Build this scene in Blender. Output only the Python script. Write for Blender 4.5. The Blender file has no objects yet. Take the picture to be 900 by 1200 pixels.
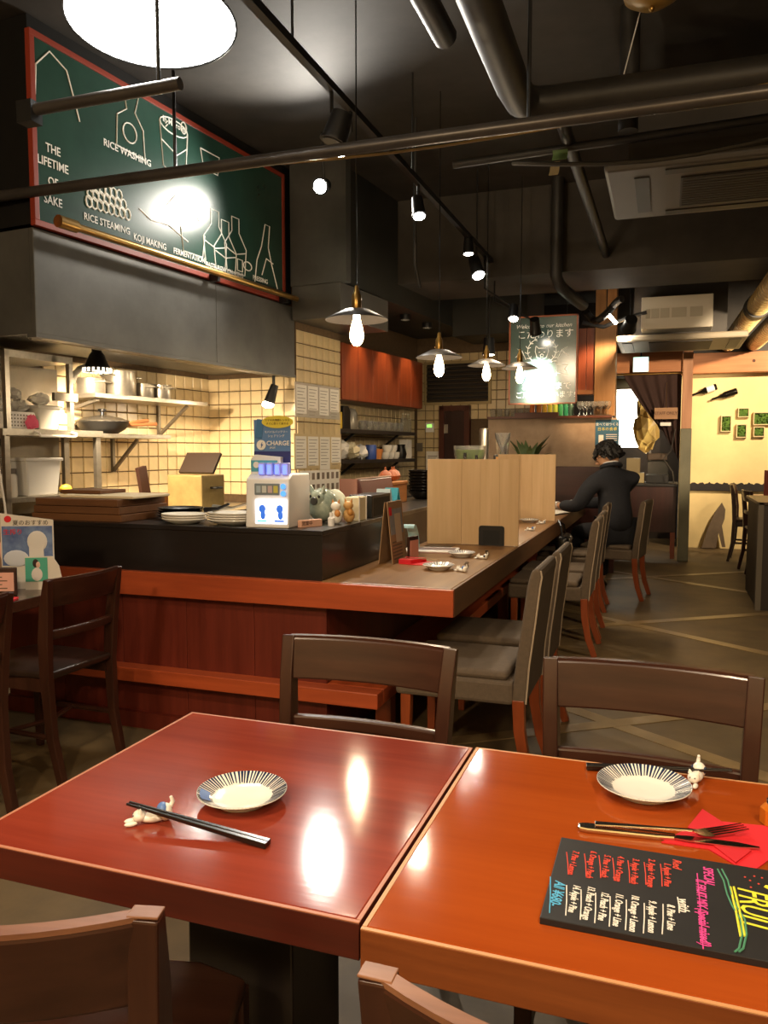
import bpy, bmesh, math, random
from mathutils import Vector, Matrix, Euler
random.seed(7)
SC = bpy.context.scene
COL = SC.collection
PI = math.pi
R = math.radians

# ------------------------------------------------------------------ camera
F_PX, CAM_H = 930.0, 1.30            # focal length in pixels of the 900x1200 frame, eye height
VX, HY = 780.0, 528.0                # where the counter direction (+Y) vanishes
_y = Vector((VX - 450, HY - 600, F_PX)).normalized()
_up = Vector((-450, HY - 600, F_PX)).cross(Vector((450, HY - 600, F_PX))).normalized()
if _up.y > 0: _up = -_up
_x = _y.cross(_up).normalized()
if _x.x < 0: _x = -_x
RW = Matrix((_x, _y, _up))           # camera axes (right, down, forward) -> world
cam_d = bpy.data.cameras.new('camera'); cam = bpy.data.objects.new('camera', cam_d); COL.objects.link(cam)
cam_d.sensor_fit = 'VERTICAL'; cam_d.sensor_height = 24; cam_d.lens = F_PX / 1200 * 24
cam_d.clip_start = 0.02; cam_d.clip_end = 60
_r, _u, _b = RW @ Vector((1, 0, 0)), RW @ Vector((0, -1, 0)), RW @ Vector((0, 0, -1))
cam.matrix_world = Matrix(((_r.x, _u.x, _b.x, 0), (_r.y, _u.y, _b.y, 0), (_r.z, _u.z, _b.z, CAM_H), (0, 0, 0, 1)))
SC.camera = cam
def ray(px, py): return RW @ Vector((px - 450, py - 600, F_PX))
def onz(px, py, z): d = ray(px, py); return Vector((0, 0, CAM_H)) + d * ((z - CAM_H) / d.z)
def onx(px, py, x): d = ray(px, py); return Vector((0, 0, CAM_H)) + d * (x / d.x)
KA = R(5.8); PV = Vector((-2.8, 5.8, 0))          # the kitchen block is turned a little against the counter
KM = Matrix.Translation(PV) @ Matrix.Rotation(-KA, 4, 'Z') @ Matrix.Translation(-PV)
KI = KM.inverted()
def _k(px, py, ax, val):
    o = KI @ Vector((0, 0, CAM_H)); d = KI.to_3x3() @ ray(px, py); return o + d * ((val - o[ax]) / d[ax])
def onxk(px, py, x): return _k(px, py, 0, x)
def onyk(px, py, y): return _k(px, py, 1, y)
def ony(px, py, y): d = ray(px, py); return Vector((0, 0, CAM_H)) + d * (y / d.y)

# ------------------------------------------------------------------ world, view
W = bpy.data.worlds.new('world'); SC.world = W; W.use_nodes = True
W.node_tree.nodes['Background'].inputs[0].default_value = (1.0, 0.82, 0.62, 1)
W.node_tree.nodes['Background'].inputs[1].default_value = 0.02
SC.view_settings.view_transform = 'Standard'; SC.view_settings.look = 'None'
SC.view_settings.exposure = 0.45; SC.view_settings.gamma = 1.0; SC.view_settings.use_curve_mapping = False

# ------------------------------------------------------------------ lights that belong to the room at large
def light(kind, name, loc, power, col, target=None, size=0.05, spot=60, blend=0.6):
    d = bpy.data.lights.new(name, kind); o = bpy.data.objects.new(name, d); COL.objects.link(o)
    d.energy = power; d.color = col; o.location = loc
    if kind == 'AREA': d.shape = 'DISK'; d.size = size
    else: d.shadow_soft_size = size
    if kind == 'SPOT': d.spot_size = R(spot); d.spot_blend = blend
    if target is not None:
        o.rotation_euler = (Vector(target) - Vector(loc)).to_track_quat('-Z', 'Y').to_euler()
    return o
WARM = (1.0, 0.66, 0.36); WARM2 = (1.0, 0.78, 0.52); WHITE = (1.0, 0.93, 0.82)
# ceiling lamps of the dining room behind and beside the photographer
light('SPOT', 'dining_lamp_left_offscreen', (-0.9, 0.0, 3.2), 110, WARM2, (-0.75, 1.25, 0.7), 0.06, 75)
light('SPOT', 'dining_lamp_right_offscreen', (0.8, 0.1, 3.2), 100, WARM2, (0.1, 1.25, 0.7), 0.06, 75)
light('POINT', 'dining_lamp_rear_right_offscreen', (1.2, -1.6, 2.9), 150, WARM2, size=0.15)
light('POINT', 'dining_lamp_rear_left_offscreen', (-1.8, -1.4, 2.9), 150, WARM2, size=0.15)
# ceiling spots of the dining room to the right of the picture
light('SPOT', 'doorway_spot_right_offscreen', (1.6, 6.0, 2.3), 620, WARM2, (0.05, 10.0, 1.85), 0.05, 34)
light('SPOT', 'aisle_spot_right_offscreen', (1.7, 3.5, 2.8), 130, WARM2, (0.0, 6.3, 0.0), 0.05, 60)
light('SPOT', 'wall_washer_right_offscreen', (1.9, 9.3, 2.75), 420, WARM2, (0.95, 11.4, 1.75), 0.05, 85, 0.9)

# ------------------------------------------------------------------ materials
def lin(c):
    if isinstance(c, str): c = tuple(int(c[i:i+2], 16) / 255 for i in (0, 2, 4))
    return tuple((v / 12.92 if v <= 0.04045 else ((v + 0.055) / 1.055) ** 2.4) for v in c) + (1,)
MATS = {}
def M(name, col, rough=0.5, metal=0.0, var=0.0, scale=8.0, stretch=(1, 1, 1), bump=0.0, col2=None, coat=0.0,
      emit=None, estr=0.0, trans=0.0, spec=0.5, bscale=None, ior=1.45, alpha=1.0):
    if name in MATS: return MATS[name]
    m = bpy.data.materials.new(name); MATS[name] = m; m.use_nodes = True
    nt = m.node_tree; N = nt.nodes; L = nt.links; b = N['Principled BSDF']
    b.inputs['Roughness'].default_value = rough; b.inputs['Metallic'].default_value = metal
    b.inputs['Coat Weight'].default_value = coat; b.inputs['Coat Roughness'].default_value = 0.12
    b.inputs['Specular IOR Level'].default_value = spec; b.inputs['IOR'].default_value = ior
    b.inputs['Transmission Weight'].default_value = trans; b.inputs['Alpha'].default_value = alpha
    c = lin(col); b.inputs['Base Color'].default_value = c
    if var > 0 or col2 or bump > 0:
        tc = N.new('ShaderNodeTexCoord'); mp = N.new('ShaderNodeMapping'); L.new(tc.outputs['Object'], mp.inputs[0])
        mp.inputs['Scale'].default_value = stretch
        nz = N.new('ShaderNodeTexNoise'); nz.inputs['Scale'].default_value = scale; nz.inputs['Detail'].default_value = 6
        nz.inputs['Roughness'].default_value = 0.62; L.new(mp.outputs[0], nz.inputs[0])
        if var > 0 or col2:
            rp = N.new('ShaderNodeValToRGB'); e = rp.color_ramp.elements
            e[0].position = 0.3; e[1].position = 0.7
            if col2: e[0].color = lin(col2); e[1].color = c
            else:
                e[0].color = tuple(v * (1 - var) for v in c[:3]) + (1,); e[1].color = tuple(min(1, v * (1 + var)) for v in c[:3]) + (1,)
            L.new(nz.outputs[0], rp.inputs[0]); L.new(rp.outputs[0], b.inputs['Base Color'])
        if bump > 0:
            bp = N.new('ShaderNodeBump'); bp.inputs['Strength'].default_value = bump; bp.inputs['Distance'].default_value = 0.01
            if bscale:
                n2 = N.new('ShaderNodeTexNoise'); n2.inputs['Scale'].default_value = bscale; n2.inputs['Detail'].default_value = 4
                L.new(mp.outputs[0], n2.inputs[0]); L.new(n2.outputs[0], bp.inputs['Height'])
            else: L.new(nz.outputs[0], bp.inputs['Height'])
            L.new(bp.outputs[0], b.inputs['Normal'])
    if emit:
        b.inputs['Emission Color'].default_value = lin(emit); b.inputs['Emission Strength'].default_value = estr
    return m
def wood(name, col, col2, axis='x', rough=0.4, coat=0.0, scale=5.0, bump=0.05):
    st = {'x': (0.12, 1.6, 1.6), 'y': (1.6, 0.12, 1.6), 'z': (1.6, 1.6, 0.12)}[axis]
    return M(name, col, rough, var=0.2, col2=col2, scale=scale * 2.2, stretch=st, bump=bump, coat=coat)

# ------------------------------------------------------------------ mesh builder
class MB:
    def __init__(s): s.v = []; s.f = []
    def add(s, vs, fs):
        n = len(s.v); s.v += [tuple(v) for v in vs]; s.f += [tuple(n + i for i in f) for f in fs]; return s
    def box(s, x0, x1, y0, y1, z0, z1):
        v = [(x, y, z) for z in (z0, z1) for y in (y0, y1) for x in (x0, x1)]
        return s.add(v, [(0, 2, 3, 1), (4, 5, 7, 6), (0, 1, 5, 4), (2, 6, 7, 3), (0, 4, 6, 2), (1, 3, 7, 5)])
    def cbox(s, c, d, rz=0, rx=0, ry=0):
        m = MB().box(-d[0]/2, d[0]/2, -d[1]/2, d[1]/2, -d[2]/2, d[2]/2); e = Euler((rx, ry, rz)).to_matrix()
        return s.add([e @ Vector(v) + Vector(c) for v in m.v], m.f)
    def cyl(s, p0, p1, r0, r1=None, n=16, caps=True):
        if r1 is None: r1 = r0
        p0, p1 = Vector(p0), Vector(p1); d = (p1 - p0).normalized()
        a = d.orthogonal().normalized(); b = d.cross(a)
        vs = []
        for p, r in ((p0, r0), (p1, r1)):
            vs += [p + (a * math.cos(2*PI*i/n) + b * math.sin(2*PI*i/n)) * r for i in range(n)]
        fs = [(i, (i+1) % n, n + (i+1) % n, n + i) for i in range(n)]
        if caps: fs += [tuple(range(n-1, -1, -1)), tuple(range(n, 2*n))]
        return s.add(vs, fs)
    def tube(s, pts, r, n=8, caps=True, flat=None):
        pts = [Vector(p) for p in pts]; k = len(pts); vs = []; a = None
        for i, p in enumerate(pts):
            d = (pts[min(i+1, k-1)] - pts[max(i-1, 0)]).normalized()
            if a is None: a = d.orthogonal().normalized()
            a = (a - d * a.dot(d)).normalized(); b = d.cross(a)
            rr = r[i] if isinstance(r, (list, tuple)) else r
            vs += [p + (a * math.cos(2*PI*j/n) + b * math.sin(2*PI*j/n)) * rr for j in range(n)]
        fs = [(i*n + j, i*n + (j+1) % n, (i+1)*n + (j+1) % n, (i+1)*n + j) for i in range(k-1) for j in range(n)]
        if caps: fs += [tuple(range(n-1, -1, -1)), tuple(range((k-1)*n, k*n))]
        return s.add(vs, fs)
    def lathe(s, prof, c=(0, 0, 0), n=24, sx=1.0, sy=1.0):
        vs = []; k = len(prof)
        for r, z in prof: vs += [(c[0] + sx*r*math.cos(2*PI*j/n), c[1] + sy*r*math.sin(2*PI*j/n), c[2] + z) for j in range(n)]
        fs = [(i*n + j, i*n + (j+1) % n, (i+1)*n + (j+1) % n, (i+1)*n + j) for i in range(k-1) for j in range(n)]
        if prof[0][0] > 1e-5: fs.append(tuple(range(n-1, -1, -1)))
        if prof[-1][0] > 1e-5: fs.append(tuple(range((k-1)*n, k*n)))
        return s.add(vs, fs)
    def blob(s, c, r, n=16, m=10, rot=None):
        e = (rot or Euler((0, 0, 0))).to_matrix() if not isinstance(rot, Matrix) else rot
        vs = []
        for i in range(m + 1):
            t = PI * i / m
            for j in range(n):
                vs.append(e @ Vector((r[0]*math.sin(t)*math.cos(2*PI*j/n), r[1]*math.sin(t)*math.sin(2*PI*j/n), -r[2]*math.cos(t))) + Vector(c))
        return s.add(vs, [(i*n + j, i*n + (j+1) % n, (i+1)*n + (j+1) % n, (i+1)*n + j) for i in range(m) for j in range(n)])
    def prism(s, poly, a, b, axis='y'):
        """poly: 2D outline; extruded from a to b along axis. axis y: (x,z); x: (y,z); z: (x,y)"""
        put = {'y': lambda p, t: (p[0], t, p[1]), 'x': lambda p, t: (t, p[0], p[1]), 'z': lambda p, t: (p[0], p[1], t)}[axis]
        n = len(poly); vs = [put(p, a) for p in poly] + [put(p, b) for p in poly]
        fs = [(i, (i+1) % n, n + (i+1) % n, n + i) for i in range(n)] + [tuple(range(n-1, -1, -1)), tuple(range(n, 2*n))]
        return s.add(vs, fs)
    def sweep(s, pts, w, h, up=(0, 0, 1)):
        """rectangular bar along pts, w sideways, h along up"""
        pts = [Vector(p) for p in pts]; up = Vector(up); k = len(pts); vs = []
        for i, p in enumerate(pts):
            d = (pts[min(i+1, k-1)] - pts[max(i-1, 0)]).normalized(); sd = d.cross(up).normalized(); u = sd.cross(d).normalized()
            ww = w[i] if isinstance(w, (list, tuple)) else w; hh = h[i] if isinstance(h, (list, tuple)) else h
            vs += [p + sd*ww/2 + u*hh/2, p - sd*ww/2 + u*hh/2, p - sd*ww/2 - u*hh/2, p + sd*ww/2 - u*hh/2]
        fs = [(i*4 + j, i*4 + (j+1) % 4, i*4 + 4 + (j+1) % 4, i*4 + 4 + j) for i in range(k-1) for j in range(4)]
        fs += [(3, 2, 1, 0), tuple(range(k*4-4, k*4))]
        return s.add(vs, fs)
    def grid(s, fn, nu, nv):
        vs = [fn(i/nu, j/nv) for i in range(nu+1) for j in range(nv+1)]
        return s.add(vs, [(i*(nv+1)+j, (i+1)*(nv+1)+j, (i+1)*(nv+1)+j+1, i*(nv+1)+j+1) for i in range(nu) for j in range(nv)])
    def mesh(s, name, bevel=0, smooth=True, seg=2, weld=False, solid=0):
        me = bpy.data.meshes.new(name); me.from_pydata(s.v, [], s.f); me.update()
        bm = bmesh.new(); bm.from_mesh(me)
        bmesh.ops.remove_doubles(bm, verts=bm.verts, dist=1e-6) if weld else None
        bmesh.ops.recalc_face_normals(bm, faces=bm.faces)
        if bevel > 0:
            es = [e for e in bm.edges if len(e.link_faces) == 2 and e.calc_face_angle(0) > R(35)]
            bmesh.ops.bevel(bm, geom=es, offset=bevel, segments=seg, profile=0.5, affect='EDGES', clamp_overlap=True)
        if solid: bmesh.ops.solidify(bm, geom=bm.faces[:], thickness=solid)
        bm.to_mesh(me); bm.free()
        if smooth:
            me.shade_smooth(); me.set_sharp_from_angle(angle=R(38 if bevel == 0 or seg > 2 else 12))
        return me

def obj(name, mb, mat, parent=None, loc=(0, 0, 0), bevel=0, rot=None, smooth=True, kind=None, label=None, seg=2, weld=False, solid=0):
    me = mb if isinstance(mb, bpy.types.Mesh) else mb.mesh(name, bevel, smooth, seg, weld, solid)
    if mat is not None and not me.materials: me.materials.append(mat)
    o = bpy.data.objects.new(name, me); COL.objects.link(o); o.location = loc
    if rot: o.rotation_euler = rot
    if parent: o.parent = parent
    if kind: o['kind'] = kind
    if label: o['label'] = label
    return o
def tag(o, label, cat, group=None):
    o['label'] = label; o['category'] = cat
    if group: o['group'] = group
    return o
def thing(name, label, cat, loc=(0, 0, 0), rz=0, group=None):
    o = bpy.data.objects.new(name, None); COL.objects.link(o); o.empty_display_size = 0.05
    o.location = loc; o.rotation_euler = (0, 0, rz)
    return tag(o, label, cat, group)
def struct(name, mb, mat, parent=None, **k):
    o = obj(name, mb, mat, parent, **k)
    if parent is None: o['kind'] = 'structure'
    return o
def turn_kitchen(before):
    """turn everything built since `before` with the kitchen block"""
    for o in list(COL.objects):
        if o.name not in before and o.parent is None:
            m = KM @ o.matrix_basis; o.location = m.to_translation(); o.rotation_euler = m.to_euler()
def names(): return {o.name for o in COL.objects}
ORD = ['lowest', 'second', 'third', 'fourth', 'fifth', 'sixth', 'seventh', 'eighth', 'ninth', 'tenth', 'eleventh', 'twelfth', 'thirteenth', 'fourteenth']
def in_stack(k, n): return 'lowest' if k == 0 else ('topmost' if k == n - 1 else ORD[k] + ' from the bottom')
def dup(root, loc=None, rz=None, label=None, group=None):
    r = root.copy(); COL.objects.link(r)
    if loc is not None: r.location = loc
    if rz is not None: r.rotation_euler = (0, 0, rz)
    if label: r['label'] = label
    if group: r['group'] = group
    for ch in list(root.children):
        c = ch.copy(); COL.objects.link(c); c.parent = r
        for g in list(ch.children):
            d = g.copy(); COL.objects.link(d); d.parent = c
    return r
FONTS = {}
def text(s, size, mat, parent, loc, rot=(PI/2, 0, 0), shear=0.0, align='CENTER', name='lettering', ext=0.0004, spacing=1.0, offset=0.0, xs=1.0):
    c = bpy.data.curves.new('txt', 'FONT'); c.body = s; c.size = size; c.extrude = ext; c.shear = shear; c.offset = offset
    c.align_x = align; c.align_y = 'CENTER'; c.space_character = spacing; c.resolution_u = 2
    t = bpy.data.objects.new('txt', c); COL.objects.link(t)
    bpy.context.view_layer.update()
    dg = bpy.context.evaluated_depsgraph_get()
    me = bpy.data.meshes.new_from_object(t.evaluated_get(dg))
    bpy.data.objects.remove(t); bpy.data.curves.remove(c)
    me.materials.clear(); me.materials.append(mat)
    o = bpy.data.objects.new(name, me); COL.objects.link(o); o.parent = parent; o.location = loc; o.rotation_euler = rot; o.scale.x = xs
    return o
def arc(c, r, a0, a1, n=12, ry=None):
    ry = r if ry is None else ry
    return [(c[0] + r*math.cos(R(a0 + (a1-a0)*i/n)), c[1] + ry*math.sin(R(a0 + (a1-a0)*i/n))) for i in range(n+1)]
FX = (PI/2, 0, PI/2)      # lettering on a face turned to +X
FY = (PI/2, 0, 0)         # lettering on a face turned to -Y
# ================================================================== shared materials
BLACKCEIL = M('black_paint', '403c38', 0.7, var=0.25, scale=3, bump=0.05)
BLACKMET = M('black_metal', '171615', 0.42, var=0.15, scale=20)
DUCTBLUE = M('dark_hood_metal', '64635f', 0.38, metal=0.5, var=0.2, scale=3, bump=0.02)
STEEL = M('stainless_steel', 'b9b2a4', 0.3, metal=0.9, var=0.12, scale=6, stretch=(1, 6, 6))
STEELD = M('dull_steel', '7d766a', 0.42, metal=0.8, var=0.15, scale=6)
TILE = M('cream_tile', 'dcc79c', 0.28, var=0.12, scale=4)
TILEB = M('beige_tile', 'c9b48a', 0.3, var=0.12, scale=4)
GROUT = M('dark_grout', '5d4a33', 0.85, var=0.2, scale=30)
REDWOOD_X = wood('red_wood_x', 'b0502a', '8f3d20', 'x', 0.35, 0.2)
REDPANEL = wood('red_panel', '6a281a', '52190d', 'z', 0.45, 0.1)
COUNTERW = wood('counter_wood', '876035', '654424', 'y', 0.34, 0.0)
COUNTEREDGE = wood('counter_edge_wood', '6f4a2a', '573a22', 'y', 0.5)
DARKBOX = wood('black_stained_wood', '201a18', '151110', 'x', 0.35, 0.2)
CHAIRW = wood('espresso_wood', '42261b', '2c160f', 'x', 0.3, 0.1)
CHAIRWZ = wood('espresso_wood_z', '42261b', '2c160f', 'z', 0.3, 0.1)
WORN = wood('worn_wood_edge', '8a5f45', '5c3a2a', 'x', 0.4)
ORANGELEG = wood('orange_leg_wood', '93441c', '6f3014', 'z', 0.4, 0.1)
FABRIC = M('taupe_fabric', '5a4c3d', 0.9, var=0.12, scale=60, bump=0.1)
FABRICL = M('pale_fabric', '9a8b78', 0.9, var=0.12, scale=60, bump=0.1)
PLY = wood('pale_plywood', 'd9b98e', 'c8a578', 'z', 0.55)
PINE = wood('pine_beam', 'b87848', '9a5f34', 'x', 0.55)
PINEZ = wood('pine_post', 'c08a64', 'a06c48', 'z', 0.55)
CREAM = M('cream_plaster', 'dcc48c', 0.85, var=0.08, scale=2.5, bump=0.12, bscale=9)
WHITE_CER = M('white_ceramic', 'f2ede2', 0.15, coat=0.3)
NAVY = M('navy_glaze', '23304f', 0.2)
BLUEG = M('blue_glaze', '5f7fb8', 0.2)
WHITEP = M('white_plastic', 'e9e6e2', 0.35)
PAPER = M('white_paper', 'e9e4da', 0.7)
CHALKW = M('white_chalk', 'f0f0ea', 0.9, emit='f0f0ea', estr=0.0)
BRASS = M('brass', 'a8854a', 0.3, metal=0.9)
GLASS = M('clear_glass', 'f4f4f0', 0.05, trans=0.92, ior=1.3)
PLASTIC_CLEAR = M('clear_plastic', 'd8dad6', 0.25, trans=0.6, ior=1.25)
BULB = M('lit_filament_bulb', 'fff0d0', 0.3, emit='ffdfae', estr=16)
LAMPFACE = M('lit_lamp_face', 'ffffff', 0.3, emit='fff4e0', estr=30)
BLACKPL = M('black_plastic', '131213', 0.35)
RED = M('red_paper', 'd3202a', 0.7)

# ================================================================== room shell
floor = struct('floor', MB().box(-5.0, 4.0, -3.0, 12.6, -0.1, 0.0), M('brown_concrete', '6c5839', 0.58, var=0.25, scale=2.6, bump=0.12, bscale=9, col2='4d3f29'))
STRIP = M('pale_floor_strip', '7d6846', 0.34, var=0.25, scale=5)
strip_me = MB().box(-4.5, 4.5, -0.05, 0.05, 0.0, 0.004).mesh('inlay_strip')
def strip_at(c, sgn, half):
    # line x*sgn + y = c
    o = obj('inlay_strip', MB().box(-half, half, -0.045, 0.045, 0.0, 0.003 if sgn > 0 else 0.0036), STRIP, floor, (0.3, c - 0.3*sgn, 0), rot=(0, 0, -sgn*R(41)))
for c in (3.75, 6.05, 8.5): strip_at(c, 0.87, 2.6)
for c in (3.95, 6.3, 8.6): strip_at(c, -0.87, 2.6)

CZ = 3.5
ceiling = struct('ceiling', MB().box(-5.0, 4.0, -3.0, 12.6, CZ, CZ + 0.1), BLACKCEIL)
struct('trim_1', MB().box(-5.0, 4.0, 6.85, 7.7, 2.78, CZ), M('grey_beam', '3d3832', 0.7, var=0.25, scale=3))
struct('wall_right', MB().box(3.0, 3.1, -3.0, 12.6, 0, CZ), M('dark_wall', '3a2c20', 0.8, var=0.2, scale=2))
struct('wall_rear', MB().box(-4.6, 3.1, -3.1, -3.0, 0, CZ), CREAM)
struct('wall_far_left', MB().box(-4.6, -4.5, -3.0, 12.6, 0, CZ), M('dark_wall', '3a2c20', 0.8))
# back wall: cream plaster on the right, staff room behind the gap on the left
wb = struct('wall_back', MB().box(0.18, 3.0, 11.4, 11.5, 0, CZ), CREAM)
struct('wall_staff_room', MB().box(-4.5, 0.18, 12.4, 12.5, 0, CZ), M('dark_room', '2a2018', 0.8))
st = MB(); pts = [(0.2, 0.77)] + [(3.0, 0.77)]
top = [(3.0 - i*0.02, 0.868 + 0.011*math.sin(i*1.3) + 0.006*math.sin(i*2.9)) for i in range(141)]
st.prism(pts + top, 11.36, 11.4, 'y')
struct('trim_2', st, M('dark_charred_board', '211a17', 0.7, var=0.3, scale=10), smooth=False)
struct('trim_3', MB().box(-0.75, 3.0, 11.2, 11.4, 2.30, 2.56), PINE, bevel=0.006)
struct('trim_4', MB().box(-0.75, 0.16, 9.98, 10.1, 2.22, 2.46), PINE, bevel=0.006)
struct('trim_11', MB().box(-0.75, 3.0, 11.3, 11.4, 2.56, CZ), BLACKCEIL)
p = struct('trim_5', MB().box(0.165, 0.275, 9.92, 10.03, 1.555, 2.52), PINEZ, bevel=0.004)
struct('post_cladding', MB().box(0.16, 0.28, 9.915, 10.035, 0.0, 1.555), M('grey_green_cladding', '6a6650', 0.6, var=0.15, scale=4), p, bevel=0.004)
for dx in (-0.9, 0.62): obj('knot', MB().cyl((0.72+dx*0.5, 11.197, 2.44), (0.72+dx*0.5, 11.2, 2.44), 0.02), M('knot_dark', '4a2a18', 0.7), bpy.data.objects['trim_3'])

# tiled kitchen walls
def tile_wall(name, o0, u, v, nu, nv, pitch, mat, th=0.008, skip=None, base=None):
    """base wall slab plus nu x nv raised tiles; o0 corner, u / v unit vectors, tiles proud along n"""
    u, v, o0 = Vector(u), Vector(v), Vector(o0); n = u.cross(v)
    wall = struct(name, base, GROUT)
    g = 0.006; h = (pitch - g) / 2; c = 0.004
    mb = MB()
    q = [u*sx*h + v*sy*h for sx, sy in ((-1, -1), (1, -1), (1, 1), (-1, 1))]
    q2 = [u*sx*(h-c) + v*sy*(h-c) + n*th for sx, sy in ((-1, -1), (1, -1), (1, 1), (-1, 1))]
    mb.add(q + q2, [(4, 5, 6, 7), (0, 1, 5, 4), (1, 2, 6, 5), (2, 3, 7, 6), (3, 0, 4, 7)])
    me = mb.mesh(name + '_tile', smooth=False); me.materials.append(mat)
    for i in range(nu):
        for j in range(nv):
            if skip and skip(i, j): continue
            obj('tile', me, None, wall, o0 + u*(i + .5)*pitch + v*(j + .5)*pitch + n*0.0005)
    return wall
PT = 0.108
KX, KY, PX = -3.66, 5.8, -2.8
B0 = names()
tile_wall('wall_kitchen_left', (KX, 4.07, 0.93), (0, 1, 0), (0, 0, 1), 16, 9, PT, TILE, base=MB().box(KX-0.1, KX, 3.3, KY+0.1, 0, CZ))
tile_wall('wall_kitchen_back', (KX, KY, 0.93), (1, 0, 0), (0, 0, 1), 8, 9, 0.1075, TILE, base=MB().box(KX, PX, KY, 6.53, 0, CZ))
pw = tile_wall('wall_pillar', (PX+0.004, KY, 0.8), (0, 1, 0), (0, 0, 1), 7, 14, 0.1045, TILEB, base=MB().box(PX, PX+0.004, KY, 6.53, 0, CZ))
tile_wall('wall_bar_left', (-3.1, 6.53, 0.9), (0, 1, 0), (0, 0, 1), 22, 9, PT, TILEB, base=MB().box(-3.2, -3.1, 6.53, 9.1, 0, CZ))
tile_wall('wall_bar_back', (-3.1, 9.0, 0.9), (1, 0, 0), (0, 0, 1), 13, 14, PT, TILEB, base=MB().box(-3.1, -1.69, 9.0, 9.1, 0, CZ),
          skip=lambda i, j: (5 <= i and j < 7))
turn_kitchen(B0)
# ================================================================== counter
CT = 0.75
CX0, CX1, CY0, CY1 = -1.36, -0.79, 3.03, 8.55
ct = thing('bar_counter', 'long L-shaped wooden bar counter with red-brown front and overhanging top', 'counter', (0, 0, 0))
obj('counter_top', MB().box(CX0, CX1, CY0+0.012, CY1, CT-0.115, CT), COUNTERW, ct, bevel=0.004)
obj('counter_edge', MB().box(CX1, CX1+0.012, CY0+0.012, CY1, CT-0.115, CT-0.001), COUNTEREDGE, ct, bevel=0.002)
obj('front_trim', MB().box(-3.1, CX1+0.012, CY0-0.01, CY0+0.012, CT-0.112, CT-0.003), REDWOOD_X, ct, bevel=0.003, label='orange-red wooden edge board of the counter')
obj('ledge', MB().box(-3.1, CX0, CY0+0.012, CY0+0.3, CT-0.06, CT-0.004), REDWOOD_X, ct)
for i in range(5):
    x0 = -3.1 + i*0.35
    obj('front_panel', MB().box(x0+0.001, min(x0+0.349, -1.35), CY0+0.05, CY0+0.07, 0.0, CT-0.06), REDPANEL, ct, bevel=0.0015)
obj('side_panel', MB().box(-1.37, -1.35, CY0+0.07, CY1, 0.0, CT-0.1), REDPANEL, ct)
fr = obj('foot_rail', MB().box(-3.1, -1.09, CY0-0.03, CY0+0.05, 0.235, 0.30), REDWOOD_X, ct, bevel=0.004, label='orange wooden foot rail')
obj('foot_rail', MB().box(-1.35, -1.09, CY0+0.05, CY1, 0.235, 0.30), wood('red_wood_y', 'b0502a', '8f3d20', 'y', 0.35, 0.2), ct, bevel=0.004)
obj('plinth', MB().box(-3.1, -1.36, CY0+0.02, CY0+0.05, 0.0, 0.075), REDPANEL, ct)
for yy in (3.25, 4.6, 6.0, 7.4): obj('support_post', MB().box(-1.19, -1.12, yy, yy+0.07, 0, 0.235), ORANGELEG, ct)
RZ = 0.962
rs = thing('serving_shelf', 'raised black wooden serving shelf running along the kitchen side of the counter', 'shelf', (0, 0, CT))
obj('front_board', MB().box(-2.98, -1.36, 3.06, 3.085, -0.004, RZ-CT-0.02), DARKBOX, rs)
obj('side_board', MB().box(-1.385, -1.36, 3.085, 8.5, 0.001, RZ-CT-0.02), wood('black_stained_side', '2b2420', '1d1816', 'y', 0.35, 0.2), rs)
obj('shelf_top', MB().box(-2.98, -1.355, 3.055, 3.5, RZ-CT-0.022, RZ-CT), DARKBOX, rs, bevel=0.003)
obj('shelf_top', MB().box(-1.75, -1.355, 3.5, 8.5, RZ-CT-0.022, RZ-CT), wood('grey_stone_top', '48423c', '38332f', 'y', 0.28, 0.3), rs, bevel=0.003)
obj('inner_board', MB().box(-1.75, -1.72, 3.5, 8.5, -CT, RZ-CT-0.022), DARKBOX, rs)
obj('inner_board', MB().box(-2.98, -1.72, 3.48, 3.5, -CT, RZ-CT-0.022), DARKBOX, rs)

# ---------------------------------------------------------------- bar stools: high-backed upholstered chairs
def parsons(label, loc, rz, group=None):
    t = thing('dining_chair', label, 'chair', loc, rz, group)
    # local: sitter faces -y, back at +y
    prof = [(0.215, 0.36), (0.228, 0.5), (0.25, 0.66), (0.268, 0.80), (0.282, 0.858), (0.302, 0.872), (0.318, 0.862), (0.322, 0.84), (0.316, 0.80), (0.300, 0.66), (0.28, 0.5), (0.27, 0.36)]
    obj('backrest', MB().prism(prof, -0.205, 0.205, 'x'), FABRIC, t, bevel=0.010)
    obj('seat', MB().box(-0.215, 0.215, -0.24, 0.222, 0.35, 0.44), FABRIC, t, bevel=0.014)
    obj('cushion', MB().box(-0.205, 0.205, -0.235, 0.2, 0.435, 0.475), FABRIC, t, bevel=0.02, seg=3)
    for s in (-1, 1):
        obj('leg', MB().sweep([(s*0.185, -0.2, 0.36), (s*0.185, -0.205, 0.0)], [0.042, 0.03], [0.042, 0.03], up=(0, 1, 0)), ORANGELEG, t, bevel=0.003)
        obj('leg', MB().sweep([(s*0.185, 0.24, 0.37), (s*0.185, 0.245, 0.25), (s*0.185, 0.268, 0.12), (s*0.185, 0.31, 0.0)], [0.045, 0.042, 0.038, 0.032], [0.045, 0.042, 0.038, 0.034], up=(0, 1, 0)), ORANGELEG, t, bevel=0.003)
        obj('piping', MB().tube([(s*0.206, y, z) for y, z in prof[6:]], 0.0035, 6), M('worn_piping', 'a39079', 0.8), t)
    return t
ch0 = parsons('taupe high-backed chair with orange legs, first at the open end of the counter', (-0.735, 3.10, 0), -PI/2, 'high-backed chairs along the counter')
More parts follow.
